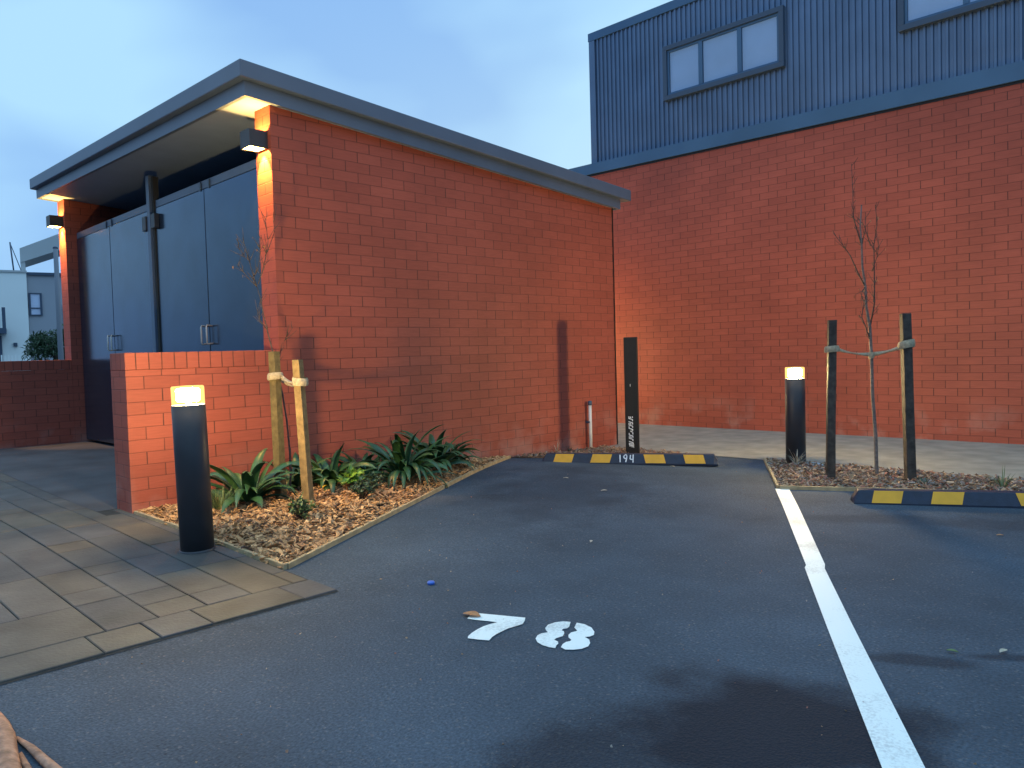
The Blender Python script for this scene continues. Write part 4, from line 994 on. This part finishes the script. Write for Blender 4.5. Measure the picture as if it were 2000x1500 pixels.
_l = MB(); bx(_l, -.78, -.62, -.12, -.005, zz(1.75), zz(1.85)); hb(_l, "vent", "frame", h1, h1)
h2 = thing("grey_house", "grey rendered house with one dark framed window behind the low wall", "house", bpos(1.2))
hb(bx(MB(), -.09, 6, .3, 8, -.2, zz(3.79)), "wall", "render_grey", h2, h2)
hb(bx(MB(), -.10, 6.1, .2, 8, zz(3.79), zz(3.79) + .14), "roof_edge", "frame", h2, h2)
wn = MB(); bx(wn, -.06, .03, .22, .31, zz(2.63), zz(3.28)); bx(wn, .42, .51, .22, .31, zz(2.63), zz(3.28)); bx(wn, .03, .42, .22, .31, zz(2.63), zz(2.66)); bx(wn, .03, .42, .22, .31, zz(3.25), zz(3.28)); bx(wn, .03, .42, .22, .31, zz(2.83), zz(2.86))
w = hb(wn, "window", "frame", h2, h2)
hb(bx(MB(), .03, .42, .26, .29, zz(2.66), zz(3.25)), "pane", "blind", w, h2)
hb(bx(MB(), 1.40, 1.62, .2, .3, zz(2.0), zz(2.95)), "downpipe", "frame", h2, h2)
h3 = thing("roof_frame", "pale open roof terrace frame above the grey house", "terrace frame", bpos(.5, 3))
def slab3(l0, l1, za0, za1, zb0, zb1, d0, d1):
    vs = []
    for d in (d0, d1):
        for l, z in ((l0, za0), (l1, zb0), (l1, zb1), (l0, za1)):
            p = CN * (D0 + d) + CT * l; vs.append((p.x, p.y, z))
    return MB().add(vs, [(0, 1, 2, 3), (7, 6, 5, 4), (0, 4, 5, 1), (1, 5, 6, 2), (2, 6, 7, 3), (3, 7, 4, 0)])
hb(slab3(-.33, 2.4, zz(4.19), zz(4.60), zz(4.83), zz(5.35), 1.0, 4), "beam", "render_pale", h3, h3)
hb(bx(MB(), -.32, -.12, 1.05, 1.3, zz(3.79) + .14, zz(4.25)), "column", "render_pale", h3, h3)
hb(bx(MB(), -.32, -.12, 3.6, 3.9, zz(3.79) + .14, zz(4.25)), "column", "render_pale", h3, h3)
hb(bx(MB(), 1.6, 1.85, 1.05, 1.3, zz(3.79) + .14, zz(4.6)), "column", "render_pale", h3, h3)
p0 = CN * 30 + CT * .80
t = thing("street_pole", "plain grey street pole in front of the grey house", "pole", (p0.x, p0.y, 0))
MB().lathe([(.09, -.2), (.07, 4.95), (.07, 5.0)], 14).build("pole", "render_grey", t)
MB().lathe([(.08, 5.0), (.08, 5.05), (.02, 5.08)], 14).build("cap", "frame", t)
t = thing("roof_antenna", "thin dark antenna mast on the white house roof", "antenna", bpos(-.62, 1)); t.location.z = zz(3.84) + .1
MB().tube([(0, 0, 0), (-.02, -.10, 1.5)], .035, 6).build("mast", "frame", t)
MB().tube([(.02, .35, 0), (-.02, -.08, 1.4)], .02, 6).build("stay", "frame", t)
# picket fence
t = thing("picket_fence", "white picket fence in front of the white house", "fence", bpos(-1, -6))
mb = MB()
for k in range(15): bx(mb, -1.9 + k * .125, -1.845 + k * .125, -6.03, -6.0, 0, 1.62 - .03 * (k % 2))
hb(mb, "pickets", "render_white", t, t)
hb(bx(bx(MB(), -2, .0, -5.99, -5.95, .5, .6), -2, .0, -5.99, -5.95, 1.2, 1.3), "rails", "render_white", t, t)
# bushy tree by the grey house
random.seed(44)
tc_ = CN * 36 + CT * .85
t = thing("bushy_tree", "dark green bushy tree with spiky fronds in front of the grey house", "tree", (tc_.x, tc_.y, 0))
mb = MB(); mb.tube([(0, 0, -.1), (.02, .05, 1.0), (0, .1, 1.8)], [.14, .11, .07], 10)
for k in range(7):
    a = k * .9; mb.tube([(0, .08, 1.2), (math.cos(a) * .3, math.sin(a) * .35 + .05, 1.7), (math.cos(a) * .5, math.sin(a) * .7, 2.1)], [.05, .03, .015], 6)
mb.build("trunk", "bark", t)
mb = MB()
cl = [(Vector((random.uniform(-.5, .5), random.uniform(-.75, .8), random.uniform(.5, 2.2))), random.uniform(.28, .5)) for _ in range(16)] + [(Vector((0, .55, 2.55)), .34), (Vector((0, .25, 2.3)), .3), (Vector((0, -.55, 2.15)), .28)]
for c, r in cl:
    for _ in range(230):
        d = Vector((random.gauss(0, 1), random.gauss(0, 1), random.gauss(0, .8))).normalized() * r * random.random() ** .45
        p = c + d; R = Euler((random.uniform(-1, 1), random.uniform(-1.2, 1.2), random.uniform(0, 6.3))).to_matrix(); s_ = random.uniform(.10, .24)
        vs = [R @ (Vector(v) * s_) + p for v in ((0, 0, 0), (.5, .16, .05), (1.1, 0, -.1), (.5, -.16, .05))]
        mb.add(vs, [(0, 1, 2), (0, 2, 3)])
mb.build("crown", "leaf_dark", t, recalc=False)
